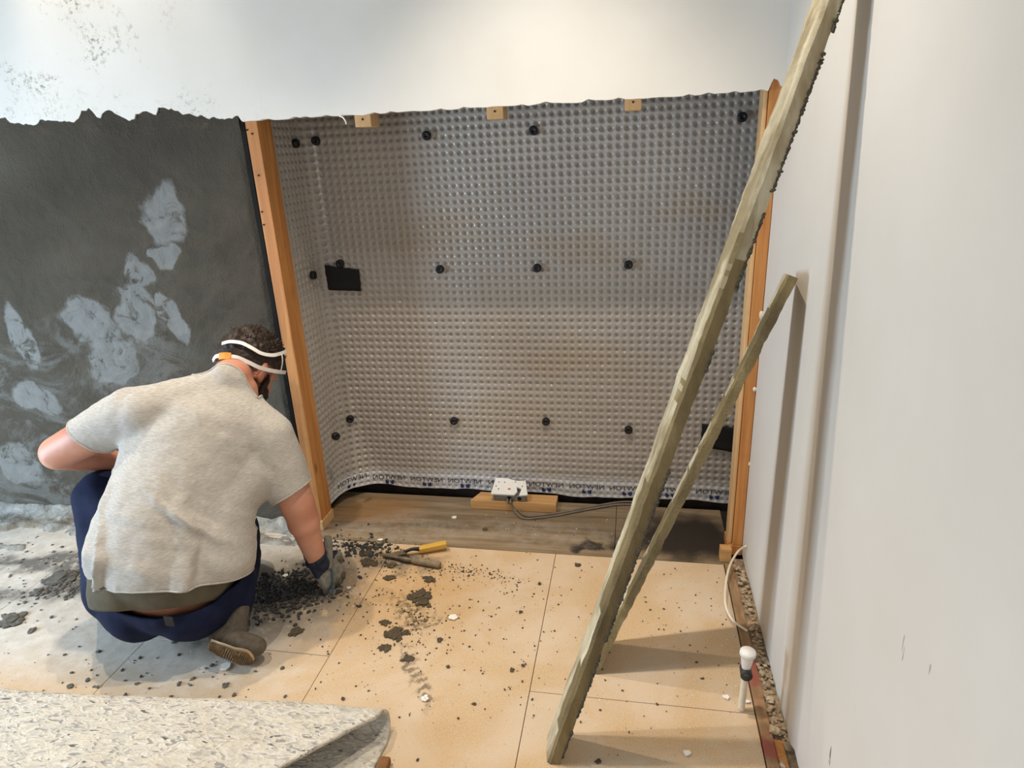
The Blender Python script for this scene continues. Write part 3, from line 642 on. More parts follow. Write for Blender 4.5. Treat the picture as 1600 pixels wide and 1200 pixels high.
tube('pipe', [(0, 0, 0), (0.001, 0, zv*0.5), (0.002, 0, zv)], 0.0085, MAT['cable_white'], sp, seg=14)
tube('cap', [(0.002, 0, zv+0.008), (0.002, 0, zv+0.02), (0.003, 0, zt-0.012), (0.003, 0, zt-0.010), (0.003, 0, zt)], [0.010, 0.0125, 0.017, 0.020, 0.019], MAT['plate'], sp, seg=18, sub=3)
tube('valve', [(0.002, 0.012, zv), (0.002, -0.016, zv-0.004), (0.002, -0.0165, zv-0.004), (0.002, -0.012, zv-0.003)], [0.014, 0.015, 0.0115, 0.010], simple('grey_black_plastic', srgb(58, 56, 54), 0.5), sp, seg=18, sub=2)
bm = bmesh.new(); bmesh.ops.create_cone(bm, segments=16, radius1=0.0095, radius2=0.0095, depth=0.003, cap_ends=True, matrix=Matrix.Translation((0.002, -0.0165, zv-0.004)) @ Matrix.Rotation(math.pi/2, 4, 'X')); bm_obj('valve_opening', bm, MAT['black'], sp)
tag(tube('loop_cable', [tuple(atX(1166, 853, 0.396))] + [tuple(atZ(px, py, zz)) for px, py, zz in [(1153, 862, .05), (1140, 885, .045), (1134, 915, .04), (1134, 945, .03), (1144, 968, .02), (1160, 981, .012), (1168, 986, .008)]], 0.0038, MAT['cable_white'], seg=8), 'white cable looping out of the right wall above the floor edge', 'cable')
p = atZ(1133, 876, 0.0); bm = bmesh.new(); box(bm, p[0]-0.020, p[0]+0.018, 2.03, 2.062, 0.002, 0.055, 0.002)
tag(bm_obj('wood_offcut', bm, MAT['pine_x']), 'small upright wood offcut at the foot of the right stud', 'offcut')

# ------------------------------------------------------------------ mortar, crumbs and chips on the floor
MAT['mortar'] = simple('mortar_clump', srgb(82, 72, 56), 0.95, var=0.35, scale=120, bump=0.6)
MAT['mortar_grey'] = simple('grey_mortar_clump', srgb(92, 90, 84), 0.95, var=0.35, scale=120, bump=0.6)
MAT['chip'] = simple('white_chip', srgb(236, 232, 224), 0.8, var=0.05)
clumps = [(610, 903, 9, 'round'), (671, 906, 10, 'oval'), (617, 991, 15, 'flat'), (602, 1012, 9, 'small'), (638, 1029, 9, 'crumbly'), (463, 987, 11, 'round'), (600, 973, 8, 'small'), (687, 1000, 7, 'tall'), (655, 930, 15, 'smeared'), (663, 942, 11, 'low'),
          (903, 883, 6, 'flat'), (843, 912, 4, 'tiny'), (814, 956, 4, 'tiny'), (612, 884, 9, 'low'), (575, 880, 12, 'dark'), (575, 864, 10, 'dark'), (97, 903, 17, 'large'), (110, 898, 11, 'crumbly'), (18, 968, 14, 'dark'), (60, 925, 10, 'grey'), (50, 985, 7, 'small'), (110, 1072, 6, 'tiny'), (700, 1042, 4, 'tiny'), (741, 1100, 4, 'grey'), (800, 1047, 5, 'round'), (817, 1040, 4, 'round'), (352, 1071, 6, 'grey'), (536, 1092, 4, 'grey'), (935, 1190, 6, 'dark'), (758, 827, 6, 'curled')]
where = ['beneath the crossed trowels, left of two', 'right and below the round handle of the grey trowel', 'widest of the splats on the middle of the bare boards', 'just below the widest splat', 'lowest of the dark splats in the middle boards', 'beside the right shoe of the kneeling man', 'just above the widest splat', 'alone, right of the widest splat', 'upper half of the fan-shaped smear below the trowels', 'lower half of the fan-shaped smear below the trowels',
         'right of the grey trowel handle', 'on the pale boards left of the long leaning board', 'on the pale boards towards the white chip', 'just under the trowel blades', 'left of the trowel blades', 'behind the trowel blades by the post', 'biggest in the wet patch behind the man on the left', 'on the far side of the biggest left clump', 'at the left edge of the photo', 'between the left edge and the biggest left clump', 'on the pale dusty floor at far left below the man', 'near the folded underlay on the left', 'on the bright boards below the tall clump', 'on the bright boards right of the white chip pile', 'left of a pair near the long leaning board', 'right of a pair near the long leaning board', 'in the shadow below the right shoe', 'near the right end of the underlay fold', 'in the shadow at the foot of the long board', 'on the dark alcove boards in front of the timber block']
for k, ((px, py, rp, ad), wh) in enumerate(zip(clumps, where)):
    p = atZ(px, py, 0.002); d = np.linalg.norm(p-CAM); r = rp*d/F*1.0; bm = bmesh.new()
    hz = 0.34 if rp > 5 else 0.6
    for q in range(2 + (rp > 7)*9 + (rp > 12)*14):
        rr = r*(0.62 if q == 0 else 0.12+0.28*random.random()); a = random.random()*6.28; dd = 0 if q == 0 else r*(0.35+0.8*random.random())
        lump_bm(bm, (dd*math.cos(a), dd*math.sin(a)*0.75, rr*hz*0.55), rr, 1.25, 0.95, hz, 2 if q == 0 else 1, k*5.1+q)
    o = bm_obj('mortar_clump', bm, MAT['mortar_grey'] if px < 420 else MAT['mortar'], smooth=False); o.location = (p[0], p[1], 0.0015)
    tag(o, ad + ' mortar clump ' + wh, 'mortar clump', 'mortar clumps on the floor')
chips = [(516, 1110, 8, 'square white chip near the right end of the folded underlay'), (707, 965, 8, 'white chip right of the fan-shaped mortar smear'), (352, 1042, 9, 'white chip caught under the sole of the right shoe'), (664, 1093, 7, 'white chip pile on the bright middle boards'), (710, 809, 5, 'white chip on the alcove boards in front of the timber block'), (594, 844, 5, 'white chip above the trowels by the left post'), (446, 900, 5, 'white chip on the dark soil by the gloved hand'), (545, 919, 4, 'white chip just right of the gloved hand'), (128, 1096, 12, 'flat white plaster flake beside the folded underlay on the left'), (1135, 1090, 6, 'white chip left of the white stub pipe'), (1168, 1097, 4, 'white chip right of the white stub pipe'), (1073, 1177, 6, 'white chip in the shadow at the bottom right of the boards')]
for k, (px, py, rp, lab) in enumerate(chips):
    p = atZ(px, py, 0.002); r = rp*np.linalg.norm(p-CAM)/F; bm = bmesh.new(); n = 5 + k % 3
    for q in range(4 if 'pile' in lab else 1):
        c = (random.uniform(-1, 1)*r*0.5*(q > 0), random.uniform(-1, 1)*r*0.5*(q > 0)); vs = [bm.verts.new((c[0]+r*(0.6+0.5*random.random())*math.cos(6.28*a/n)*(0.5 if q else 1), c[1]+r*(0.5+0.4*random.random())*math.sin(6.28*a/n)*(0.5 if q else 1), 0.001+0.002*random.random()+0.002*q)) for a in range(n)]
        f = bm.faces.new(vs); ex = bmesh.ops.extrude_face_region(bm, geom=[f]); bmesh.ops.translate(bm, vec=(0, 0, 0.003), verts=[v for v in ex['geom'] if isinstance(v, bmesh.types.BMVert)])
    o = bm_obj('plaster_chip', bm, MAT['chip']); o.location = (p[0], p[1], 0.0008); tag(o, lab, 'plaster chip', 'white plaster chips on the floor')
def scatter(name, lab, cat, mat, regions, rmin, rmax, hz=0.6, pw=3.0, flat=False):
    V = []; Fc = []
    base = bmesh.new(); bmesh.ops.create_icosphere(base, subdivisions=1, radius=1.0); bv = np.array([v.co[:] for v in base.verts]); bf = np.array([[v.index for v in f.verts] for f in base.faces]); base.free()
    for (n, cx, cy, sx, sy, corr) in regions:
        for _ in range(n):
            gx, gy = RNG.normal(size=2); x = cx + sx*gx; y = cy + sy*gy + corr*gx*sx
            if y > 2.05 and x < -1.24: continue
            if y > 2.36 or x > 0.33 or x < -3.9: continue
            r = rmin + (rmax-rmin)*RNG.random()**pw; th = RNG.random()*6.28; c, s = math.cos(th), math.sin(th)
            q = bv*(1+RNG.normal(size=(len(bv), 1))*0.22)*np.array([1.15, 0.85, hz])*r
            q = np.c_[q[:, 0]*c-q[:, 1]*s, q[:, 0]*s+q[:, 1]*c, q[:, 2]] + np.array([x, y, r*hz*0.45+0.001])
            q[:, 2] = np.maximum(q[:, 2], 0.0012); b0 = len(V)*0 + sum(map(len, V)); V.append(q); Fc.append(bf+b0)
    V = np.concatenate(V); Fc = np.concatenate(Fc)
    return tag(py_obj(name, V, Fc, mat), lab, cat, kind='stuff')
scatter('mortar_crumbs', 'dark brown mortar crumbs scattered over the bare boards', 'crumbs', MAT['mortar'],
        [(700, -0.72, 1.72, 0.20, 0.15, 0), (420, -0.45, 1.62, 0.30, 0.22, 0), (160, -0.60, 1.86, 0.10, 0.03, 0), (360, -0.2, 1.5, 0.4, 0.3, 0), (260, -0.86, 1.93, 0.08, 0.04, 0), (300, -0.66, 1.62, 0.05, 0.06, -.8), (160, .2, 1.75, .12, .25, 0), (300, -0.52, 1.88, 0.10, 0.016, -.15)], 0.0005, 0.0038, 0.6, 4.0)
scatter('mortar_spill', 'grey mortar spill scattered on the dusty floor left of the man', 'crumbs', MAT['mortar_grey'],
        [(520, -2.05, 1.72, 0.30, 0.14, 0), (520, -1.93, 1.64, 0.07, 0.04, 0.3), (260, -2.3, 1.55, 0.2, 0.10, 0), (240, -2.25, 1.53, .08, .03, 0), (150, -1.5, 1.28, 0.35, 0.08, 0), (130, -1.2, 1.3, .14, .1, 0)], 0.0005, 0.0085, 0.4, 5.0)
scatter('soil_heap', 'heap of dark loose soil under the gloved hand', 'soil', simple('dark_soil', srgb(66, 64, 61), 0.95, var=0.4, scale=120, bump=0.6),
        [(900, -1.15, 1.74, 0.075, 0.045, 0.15), (800, -1.14, 1.66, 0.09, 0.05, 0.2), (260, -1.04, 1.98, 0.09, 0.04, -0.1), (260, -0.95, 1.97, 0.04, .025, 0)], 0.0009, 0.0085, 0.8, 3.0)
scatter('plaster_flakes', 'tiny white plaster flakes strewn over the floor', 'flakes', MAT['chip'],
        [(60, -0.35, 2.2, 0.25, 0.05, 0), (70, -0.7, 1.7, 0.5, 0.3, 0), (40, 0.25, 1.4, 0.06, 0.25, 0), (30, -1.1, 1.72, .08, .06, 0), (40, -2.0, 1.5, .4, .2, 0)], 0.0006, 0.0026, 0.35, 2.5)
# mortar fillet and dried slurry along the foot of the render
V = []; Fc = []; nx, ny = 200, 60
for j in range(ny+1):
    for i in range(nx+1):
        x = -4.1 + 2.86*i/nx; y = 2.085 - 0.62*j/ny; v = (2.085-y)
        h = 0.045*math.exp(-(v/0.035)**2) + 0.020*max(0, 1-abs(v-0.10)/0.07)*(0.7+fnoise(x*3, 2.0)) + 0.016*fnoise(x*5, y*9, 1.0) + 0.008*fnoise(x*20, y*26, 3.0) + 0.004*fnoise(x*50, y*60, 5.0)
        h -= 0.016*max(0, (v-0.16)/0.30) + 0.05*max(0, (v-0.46)/0.16) + 0.05*max(0, (x+1.62)/0.2)*(v > 0.13) + 0.004
        V.append((x, y, max(h, -0.008)))
n = nx+1
Fc = [(j*n+i, j*n+i+1, (j+1)*n+i+1, (j+1)*n+i) for j in range(ny) for i in range(nx) if max(V[j*n+i][2], V[j*n+i+1][2], V[(j+1)*n+i][2], V[(j+1)*n+i+1][2]) > -0.0015]
def M_slurry():
    k = NT('dried_slurry'); p = k.pos(); n = k.noise(p, 20, 6, .7, .6); f = k.noise(p, 120, 4, .7)
    col = k.ramp(n, [(0.32, srgb(96, 92, 83)), (0.5, srgb(140, 138, 131)), (0.68, srgb(172, 170, 164))])
    br = k.noise(k.pos((3, 14, 14)), 1.0, 4, .6); col = k.mix(k.math('MULTIPLY', k.sstep(br, .56, .66), .7), col, srgb(128, 112, 88)); k.bump(k.math('ADD', n, f), .7, .006); return k.out(col, 0.75)
tag(py_obj('mortar_slurry', V, Fc, M_slurry(), smooth=True), 'grey dried mortar slurry along the foot of the rendered wall', 'mortar', kind='stuff')
#%%PART3
# ------------------------------------------------------------------ the crouching man
_ib = bmesh.new(); bmesh.ops.create_icosphere(_ib, subdivisions=3, radius=1.0); IV = np.array([v.co[:] for v in _ib.verts]); IF = np.array([[v.index for v in f.verts] for f in _ib.faces]); _ib.free()
def A(*v): return np.array(v, float)
def ell(c, r, R=None):
    r = np.full(3, r, float) if np.isscalar(r) else np.array(r, float)
    return (np.array(c, float), r, np.eye(3) if R is None else R)
def cap(p, q, r0, r1, R=None, n=None):
    p, q = np.array(p, float), np.array(q, float); r0 = np.full(3, r0, float) if np.isscalar(r0) else np.array(r0, float); r1 = np.full(3, r1, float) if np.isscalar(r1) else np.array(r1, float)
    n = n or max(3, int(np.linalg.norm(q-p)/(0.35*min(r0.min(), r1.min())))+1)
    return [ell(p*(1-t)+q*t, r0*(1-t)+r1*t, R) for t in np.linspace(0, 1, n)]
def chain(pts, rad, R=None):
    out = []
    for i in range(len(pts)-1): out += cap(pts[i], pts[i+1], rad[i], rad[i+1], R)
    return out
def vol(parts, voxel, smooth=6, fac=0.5):
    V = []; Fc = []; b = 0
    for c, r, R in parts:
        V.append((IV*r) @ R.T + c); Fc.append(IF+b); b += len(IV)
    V = np.concatenate(V); Fc = np.concatenate(Fc)
    me = bpy.data.meshes.new('v'); me.from_pydata(V.tolist(), [], Fc.tolist()); o = bpy.data.objects.new('v', me); COL.objects.link(o)
    m = o.modifiers.new('r', 'REMESH'); m.mode = 'VOXEL'; m.voxel_size = voxel
    if smooth: s = o.modifiers.new('s', 'SMOOTH'); s.iterations = smooth; s.factor = fac
    dg = bpy.context.evaluated_depsgraph_get(); r = bpy.data.meshes.new_from_object(o.evaluated_get(dg))
    bpy.data.objects.remove(o); bpy.data.meshes.remove(me); return r
def mv(me):
    a = np.empty(len(me.vertices)*3); me.vertices.foreach_get('co', a); return a.reshape(-1, 3)
def mn(me):
    a = np.empty(len(me.vertices)*3); me.vertices.foreach_get('normal', a); return a.reshape(-1, 3)
def setv(me, a): me.vertices.foreach_set('co', a.ravel()); me.update()
def cut(me, planes):
    bm = bmesh.new(); bm.from_mesh(me)
    for co, no in planes:
        bmesh.ops.bisect_plane(bm, geom=bm.verts[:]+bm.edges[:]+bm.faces[:], plane_co=Vector(co), plane_no=Vector(no), clear_outer=True)
    bm.to_mesh(me); bm.free(); return me
def keep(me, fn):
    P = mv(me); k = fn(P); bm = bmesh.new(); bm.from_mesh(me); bm.verts.ensure_lookup_table()
    bmesh.ops.delete(bm, geom=[bm.verts[i] for i in np.where(~k)[0]], context='VERTS'); bm.to_mesh(me); bm.free(); return me
def plane3(a, b, c, toward):
    n = np.cross(b-a, c-a); n /= np.linalg.norm(n)
    if n @ (np.array(toward)-a) < 0: n = -n
    return (a, n)
def NF(P, s, seed=0.0, oct=3): return np.array([fnoise(p[0]*s+seed, p[1]*s, p[2]*s, oct) for p in P])

# skeleton
PEL = A(-1.345, 1.435, 0.245)
WST = A(-1.335, 1.500, 0.400); MID = A(-1.318, 1.575, 0.530); CHE = A(-1.285, 1.665, 0.645); NEK = atY(362, 593, 1.735)
E1 = A(.965, .26, 0); E1 /= np.linalg.norm(E1)
SHL = atY(205, 645, 1.585); SHR = atY(420, 684, 1.690)
ELL = atY(92, 707, 1.545); WRL = atY(190, 722, 1.70)
ELR = atY(464, 785, 1.675); WRR = atY(494, 872, 1.715)
HPL = PEL + A(-.100, .0, .0); HPR = PEL + A(.075, .035, -.01)
KNL = atY(160, 772, 1.60); ANL = A(-1.66, 1.56, 0.09)
KNR = A(-1.36, 1.80, .17); ANR = A(-1.185, 1.49, .125)
BAL0 = atZ(375, 1006, .06); HC = atY(386, 575, 1.885)
fc = A(0.34, -0.40, -0.85); fc /= np.linalg.norm(fc); rc = A(.95, -.27, .20); rc -= fc*(rc @ fc); rc /= np.linalg.norm(rc); uc = np.cross(rc, fc)
HF, HR, HU = ROT @ fc, ROT @ rc, ROT @ uc
HM = np.stack([HR, HF, HU], 1)*1.05
def hp(r, f, u): return HC + 1.05*(HR*r + HF*f + HU*u)
HMI = HM/1.1025
def TR(up):                                   # frame for the trunk: x side, y depth, z along the spine
    z = up/np.linalg.norm(up); x = E1 - z*(E1 @ z); x /= np.linalg.norm(x); return np.stack([x, np.cross(z, x), z], 1)

# hands
def hand(wr, d, pn, side, s=1.0, curl=(38, 42, 30), spread=0.10, fat=1.0):
    """sphere chains of a hand: wr wrist, d towards the fingers, pn palm normal, side +1 if the thumb lies along cross(d, pn)"""
    d = d/np.linalg.norm(d); pn = pn - d*(pn @ d); pn /= np.linalg.norm(pn); t = np.cross(d, pn)*side; out = []
    out += chain([wr-d*0.02, wr+d*0.02*s], [0.024*fat, 0.026*fat])
    lens = [(.043, .026, .020), (.047, .030, .021), (.043, .028, .020), (.034, .021, .018)]
    for k in range(4):
        off = (1.5-k)*0.0205*s; base = wr + d*(0.090-0.006*abs(k-1.2))*s + t*off
        out += chain([wr+d*0.012*s+t*off*0.55, base], [0.0150*fat, 0.0125*fat])
        a = 0.0; p = base; dd = d + t*(1.5-k)*spread; dd /= np.linalg.norm(dd); r = 0.0098*fat*(0.9 if k == 3 else 1)
        for q in range(3):
            a += math.radians(curl[q]); v = dd*math.cos(a) + pn*math.sin(a); p2 = p + v*lens[k][q]*s; out += chain([p, p2], [r, r*0.93]); p = p2; r *= 0.93
    b = wr + d*0.022*s + t*0.022*s; v = d*0.62 + t*0.70 + pn*0.28; v /= np.linalg.norm(v); p1 = b + v*0.045*s
    v2 = d*0.80 + t*0.20 + pn*0.62; v2 /= np.linalg.norm(v2); p2 = p1 + v2*0.032*s; v3 = d*0.75 - t*0.1 + pn*0.75; v3 /= np.linalg.norm(v3); p3 = p2 + v3*0.026*s
    out += chain([b, p1, p2, p3], [0.0165*fat, 0.0135*fat, 0.0115*fat, 0.0100*fat]); return out
DR = atZ(524, 906, 0.035) - WRR; PR = A(-0.75, 0.35, -0.1)      # palm faces left and away
DL = A(.75, .30, -.35); PL = A(-.1, -.2, -1.0)

# body: one continuous skin
parts = []
T1 = TR(NEK-PEL)
parts += [ell(PEL, (.165, .135, .13), T1)] + cap(PEL, WST, (.150, .115, .1), (.150, .105, .1), T1) + cap(WST, CHE, (.150, .105, .1), (.185, .110, .1), T1)
parts += cap(CHE, NEK-A(0, 0, .03), (.175, .105, .09), (.075, .065, .06), T1)
parts += chain([NEK-A(0, 0.02, .04), NEK, hp(0, -.04, -.035)], [.066, .061, .060])
parts += [ell(hp(0, 0, .020), (.076, .096, .098), HM), ell(hp(0, .030, -.055), (.060, .072, .062), HM), ell(hp(0, .072, -.085), (.030, .026, .026), HM)]
parts += chain([hp(0, .098, .005), hp(0, .118, -.030)], [.010, .014]) + [ell(hp(0, .098, -.060), (.024, .010, .006), HM)]
for sx in (-1, 1):
    R = HM @ np.array(Matrix.Rotation(sx*0.42, 3, 'Z')); parts += [ell(hp(sx*.083, -.012, -.004), (.010, .021, .034), R), ell(hp(sx*.082, -.008, -.026), (.009, .013, .016), R), ell(hp(sx*.030, .090, .008), (.016, .010, .010), HM)]
parts += chain([CHE+A(-.06, 0, .02), SHL, ELL, WRL], [.085, .066, .054, .032]) 
parts += [ell(ELL*0.70+WRL*0.30, .049)]
parts += chain([CHE+A(.06, .02, .0), SHR, ELR, WRR], [.085, .064, .055, .033]) + [ell(ELR*0.66+WRR*0.34, .053)]
parts += hand(WRR, DR, PR, 1, 1.0, fat=0.9) + hand(WRL, DL, PL, -1, 1.0, curl=(20, 25, 20), fat=0.9)
parts += chain([HPL, KNL, ANL], [.088, .060, .040]) + [ell(KNL*.65+ANL*.35, .058)] + chain([HPR, KNR, ANR], [.088, .060, .040]) + [ell(KNR*.65+ANR*.35, .056)]
parts += chain([ANL, ANL+A(-.03, .12, -.05)], [.040, .032]) + chain([ANR, (BAL0+ANR)/2], [.032, .026])
body = vol(parts, 0.0075, 4)
def M_skin():
    k = NT('skin'); p = k.pos(); n = k.noise(p, 30, 4); b = k.noise(p, 7, 3)
    col = k.ramp(b, [(0.3, srgb(186, 122, 98)), (0.6, srgb(204, 148, 124)), (0.75, srgb(212, 160, 138))])
    # cropped stubble at the back of the neck and the sides of the head
    vm = k.node('ShaderNodeVectorMath', operation='SUBTRACT'); k.L.new(k.node('ShaderNodeNewGeometry').outputs['Position'], vm.inputs[0]); vm.inputs[1].default_value = tuple(HC)
    def dot(v):
        q = k.node('ShaderNodeVectorMath', operation='DOT_PRODUCT'); k.L.new(vm.outputs[0], q.inputs[0]); q.inputs[1].default_value = tuple(v); return q.outputs['Value']
    st = k.math('MULTIPLY', k.sstep(dot(HU), -.075, -.025), k.sstep(dot(HF), .055, .035)); r = k.node('ShaderNodeVectorMath', operation='LENGTH'); k.L.new(vm.outputs[0], r.inputs[0])
    st = k.math('MULTIPLY', st, k.sstep(r.outputs['Value'], .15, .13)); side = k.node('ShaderNodeMath', operation='ABSOLUTE'); k.L.new(dot(HR), side.inputs[0]); st = k.math('MULTIPLY', st, k.sstep(side.outputs[0], .080, .070))
    col = k.mix(k.math('MULTIPLY', st, 0.75), col, srgb(74, 56, 46)); k.b.inputs['Subsurface Weight'].default_value = 0.08; k.b.inputs['Subsurface Radius'].default_value = (.01, .004, .002)
    k.bump(n, 0.1, 0.001); return k.out(col, 0.5)
MAT['skin'] = M_skin()
man = link('person', body, MAT['skin'], None, True)
tag(man, 'crouching man in pale grey T-shirt and navy trousers, seen from behind at the left post', 'person')
def M_shirt():
    k = NT('heather_grey_jersey'); p = k.pos(); st = k.noise(k.pos((70, 70, 520)), 1.0, 3, .55); n = k.noise(p, 5, 4)
    col = k.ramp(st, [(0.30, srgb(160, 156, 149)), (0.5, srgb(176, 171, 164)), (0.70, srgb(190, 186, 180))]); k.bump(st, .12, .001); k.b.inputs['Sheen Weight'].default_value = 0.15
    return k.out(col, 0.9, spec=0.15)
MAT['shirt'] = M_shirt(); MAT['navy'] = simple('navy_trouser_cloth', srgb(21, 29, 56), 0.85, var=0.2, scale=30, spec=0.2); MAT['olive_shirt'] = simple('olive_undershirt', srgb(96, 90, 76), 0.9, var=0.1, spec=0.15)
MAT['hair'] = simple('dark_brown_hair', srgb(44, 31, 24), 0.6, var=0.5, scale=130, bump=0.6); MAT['beard'] = simple('dark_beard', srgb(44, 32, 26), 0.8, var=0.4, scale=140, bump=0.6)

# t-shirt
HEM_L, HEM_R, HEM_C = atY(140, 880, 1.44), atY(410, 885, 1.52), atY(280, 930, 1.272)
sh = [ell(PEL+A(.005, 0, .03), (.205, .170, .12), T1)] + cap(PEL+A(.0, 0.0, .05), WST+A(0, -.01, 0), (.208, .170, .1), (.195, .160, .1), T1) + cap(WST+A(0, -.01, 0), CHE, (.195, .160, .1), (.195, .135, .1), T1)
sh += cap(CHE, NEK-A(0, 0.015, .035), (.190, .130, .10), (.085, .072, .055), T1) + cap(SHL+A(.05, .0, .0), NEK-A(0, .01, .02), .080, .066) + cap(SHR+A(-.05, 0, .02), NEK-A(0, .01, .02), .080, .066) + chain([NEK, NEK*.5+HC*.5], [.074, .071])
sh += chain([CHE+A(-.07, -.01, .03), SHL], [.100, .080]) + cap(SHL, SHL*.42+ELL*.58, .080, .070) + chain([CHE+A(.07, .02, .01), SHR], [.100, .080]) + cap(SHR, SHR*.14+ELR*.86, .080, .068)
sh += cap(PEL+E1*.135+A(0, .0, .05), WST+E1*.125+A(0, .02, .03), .118, .108) + cap(WST+E1*.12+A(0, .03, .03), SHR+A(-.02, 0, -.06), .105, .08) + cap(WST+A(-.10, .0, .05), SHL+A(.05, 0, -.06), .09, .07)
shirt = vol(sh, 0.009, 10)
hemp = plane3(HEM_L, HEM_R, HEM_C, A(-1.4, 1.4, -1.0))
ql = SHL*.46+ELL*.54; nl = (ELL-SHL)/np.linalg.norm(ELL-SHL) + A(.15, -.1, -.35); nl /= np.linalg.norm(nl)
qr = SHR*.18+ELR*.82; nr = (ELR-SHR)/np.linalg.norm(ELR-SHR) + A(.25, 0, .05); nr /= np.linalg.norm(nr)
bm = bmesh.new(); bm.from_mesh(shirt)
bmesh.ops.bisect_plane(bm, geom=bm.verts[:]+bm.edges[:]+bm.faces[:], plane_co=Vector(hemp[0]), plane_no=Vector(hemp[1]), clear_outer=False)
def in_outer(v):
    c = np.array(v.co); return (c-hemp[0]) @ hemp[1] > 1e-5
bmesh.ops.delete(bm, geom=[v for v in bm.verts if in_outer(v)], context='VERTS')
for q, nn, ctr in ((ql, nl, ELL), (qr, nr, ELR)):
    near = [f for f in bm.faces if np.linalg.norm(np.array(f.calc_center_median())-q) < 0.15 and (np.array(f.calc_center_median())-q) @ nn > -0.05]
    g = list({v for f in near for v in f.verts}) + list({e for f in near for e in f.edges}) + near
    bmesh.ops.bisect_plane(bm, geom=g, plane_co=Vector(q), plane_no=Vector(nn), clear_outer=False)
    bmesh.ops.delete(bm, geom=[v for v in bm.verts if (np.array(v.co)-q) @ nn > 1e-5 and np.linalg.norm(np.array(v.co)-q) < 0.15], context='VERTS')
# neck hole
nn = HC-NEK; nn /= np.linalg.norm(nn); qn = NEK - nn*.042
def rad(c): c = np.array(c)-qn; return np.linalg.norm(c - nn*(c @ nn))
near = [f for f in bm.faces if rad(f.calc_center_median()) < .10 and abs((np.array(f.calc_center_median())-qn) @ nn) < .05]
bmesh.ops.bisect_plane(bm, geom=list({v for f in near for v in f.verts})+list({e for f in near for e in f.edges})+near, plane_co=Vector(qn), plane_no=Vector(nn), clear_outer=False)
bmesh.ops.delete(bm, geom=[v for v in bm.verts if (np.array(v.co)-qn) @ nn > 1e-5 and rad(v.co) < .10], context='VERTS')
bm.to_mesh(shirt); bm.free()
P = mv(shirt); N = mn(shirt)
dn = (P - HEM_C) @ A(0, .25, 1); lat = P @ E1; w = np.clip(1 - dn/0.36, 0, 1)
fold = np.array([max(0, 1-3.4*abs(fnoise(l*10+0.5*fnoise(z*4, 3), z*0.9, 4.4, 2))) for l, z in zip(lat, P[:, 2])]); back = np.clip(-(N @ A(-.1, 1, 0))*1.5+.2, 0, 1)
d = 0.008*w + 0.028*fold*w*back*np.clip(1.25-((lat-PEL @ E1-.0)/.20)**2, 0, 1)
dg = np.array([max(0, 1-3.2*abs(fnoise((a+c*0.9)*8, (c-a)*2.0, 7.7, 2)))-.3 for a, c in zip(lat, P[:, 2])]); wr = np.exp(-(((P-(SHR*.4+WST*.6)) @ E1)/.12)**2)*np.exp(-(((P-(SHR*.4+WST*.6))[:, 2])/.13)**2); d += 0.016*dg*wr
d += 0.004*NF(P, 9, 2.0) + 0.0015*NF(P, 26, 3.0)
setv(shirt, P + N*d[:, None])
# rolled hems: collect boundary loops
def hem_tubes(me, r, mat, name, parent):
    bm = bmesh.new(); bm.from_mesh(me); es = [e for e in bm.edges if e.is_boundary]; nb = {}
    for e in es:
        a, b = e.verts[0].index, e.verts[1].index; nb.setdefault(a, []).append(b); nb.setdefault(b, []).append(a)
    co = {v.index: np.array(v.co) for v in bm.verts}; bm.free(); seen = set(); loops = []
    for s in nb:
        if s in seen: continue
        L = [s]; seen.add(s); c = s
        while True:
            nx = [q for q in nb[c] if q not in seen]
            if not nx: break
            c = nx[0]; seen.add(c); L.append(c)
        if len(L) > 20: loops.append(np.array([co[i] for i in L]))
    return loops
so = link('t_shirt', shirt, MAT['shirt'], man, True); m = so.modifiers.new('s', 'SOLIDIFY'); m.thickness = 0.0035; m.offset = -1
for L in hem_tubes(shirt, 0, None, '', None):
    for _ in range(3): L = (np.roll(L, 1, 0)+L*2+np.roll(L, -1, 0))/4
    L = L[::3]
    if len(L) > 8: tube('hem', list(L)+[L[0]], 0.0028, MAT['shirt'], so, seg=6, sub=2, caps=False)
# undershirt and trousers
us = vol([ell(PEL+A(0, .0, .02), (.200, .168, .14), T1), ell(PEL-E1*.07+A(0, -.022, -.01), (.125, .145, .13)), ell(PEL+E1*.11+A(0, .02, .03), (.10, .11, .12)), ell(PEL-E1*.120+A(0, .03, .02), (.106, .130, .135))] + cap(PEL+A(0, .005, .03), WST, (.192, .155, .1), (.17, .13, .1), T1), 0.010, 8)
U_L, U_R, U_C = atY(168, 925, 1.42), atY(400, 925, 1.48), atY(262, 955, 1.285)
cut(us, [plane3(U_L, U_R, U_C, A(-1.4, 1.4, -1.0)), (WST+A(0, 0, .02), A(0, 0, 1))])
P = mv(us); N = mn(us); setv(us, P + N*(0.004*NF(P, 11, 5))[:, None])
uo = link('undershirt', us, MAT['olive_shirt'], man, True); uo['label'] = 'olive undershirt showing below the T-shirt'; m = uo.modifiers.new('s', 'SOLIDIFY'); m.thickness = 0.003; m.offset = -1
tr = [ell(PEL+A(0, .0, -.035), (.195, .165, .14), T1), ell(PEL+A(-.08, -.02, -.07), (.125, .135, .125)), ell(PEL+A(.08, 0.0, -.075), (.125, .135, .120))]
tr += chain([HPL+A(-.035, -.01, -.03), KNL], [.123, .080]) + [ell(PEL+E1*.115+A(0, .03, -.055), (.11, .125, .115))] + [ell(KNL+A(0, -.005, .0), .080)] + chain([KNL, KNL*.6+ANL*.4, ANL], [.080, .080, .062])
tr += chain([HPR, KNR], [.108, .078]) + chain([KNR, KNR*.6+ANR*.4, ANR+A(-.01, .0, .012)], [.078, .080, .072])
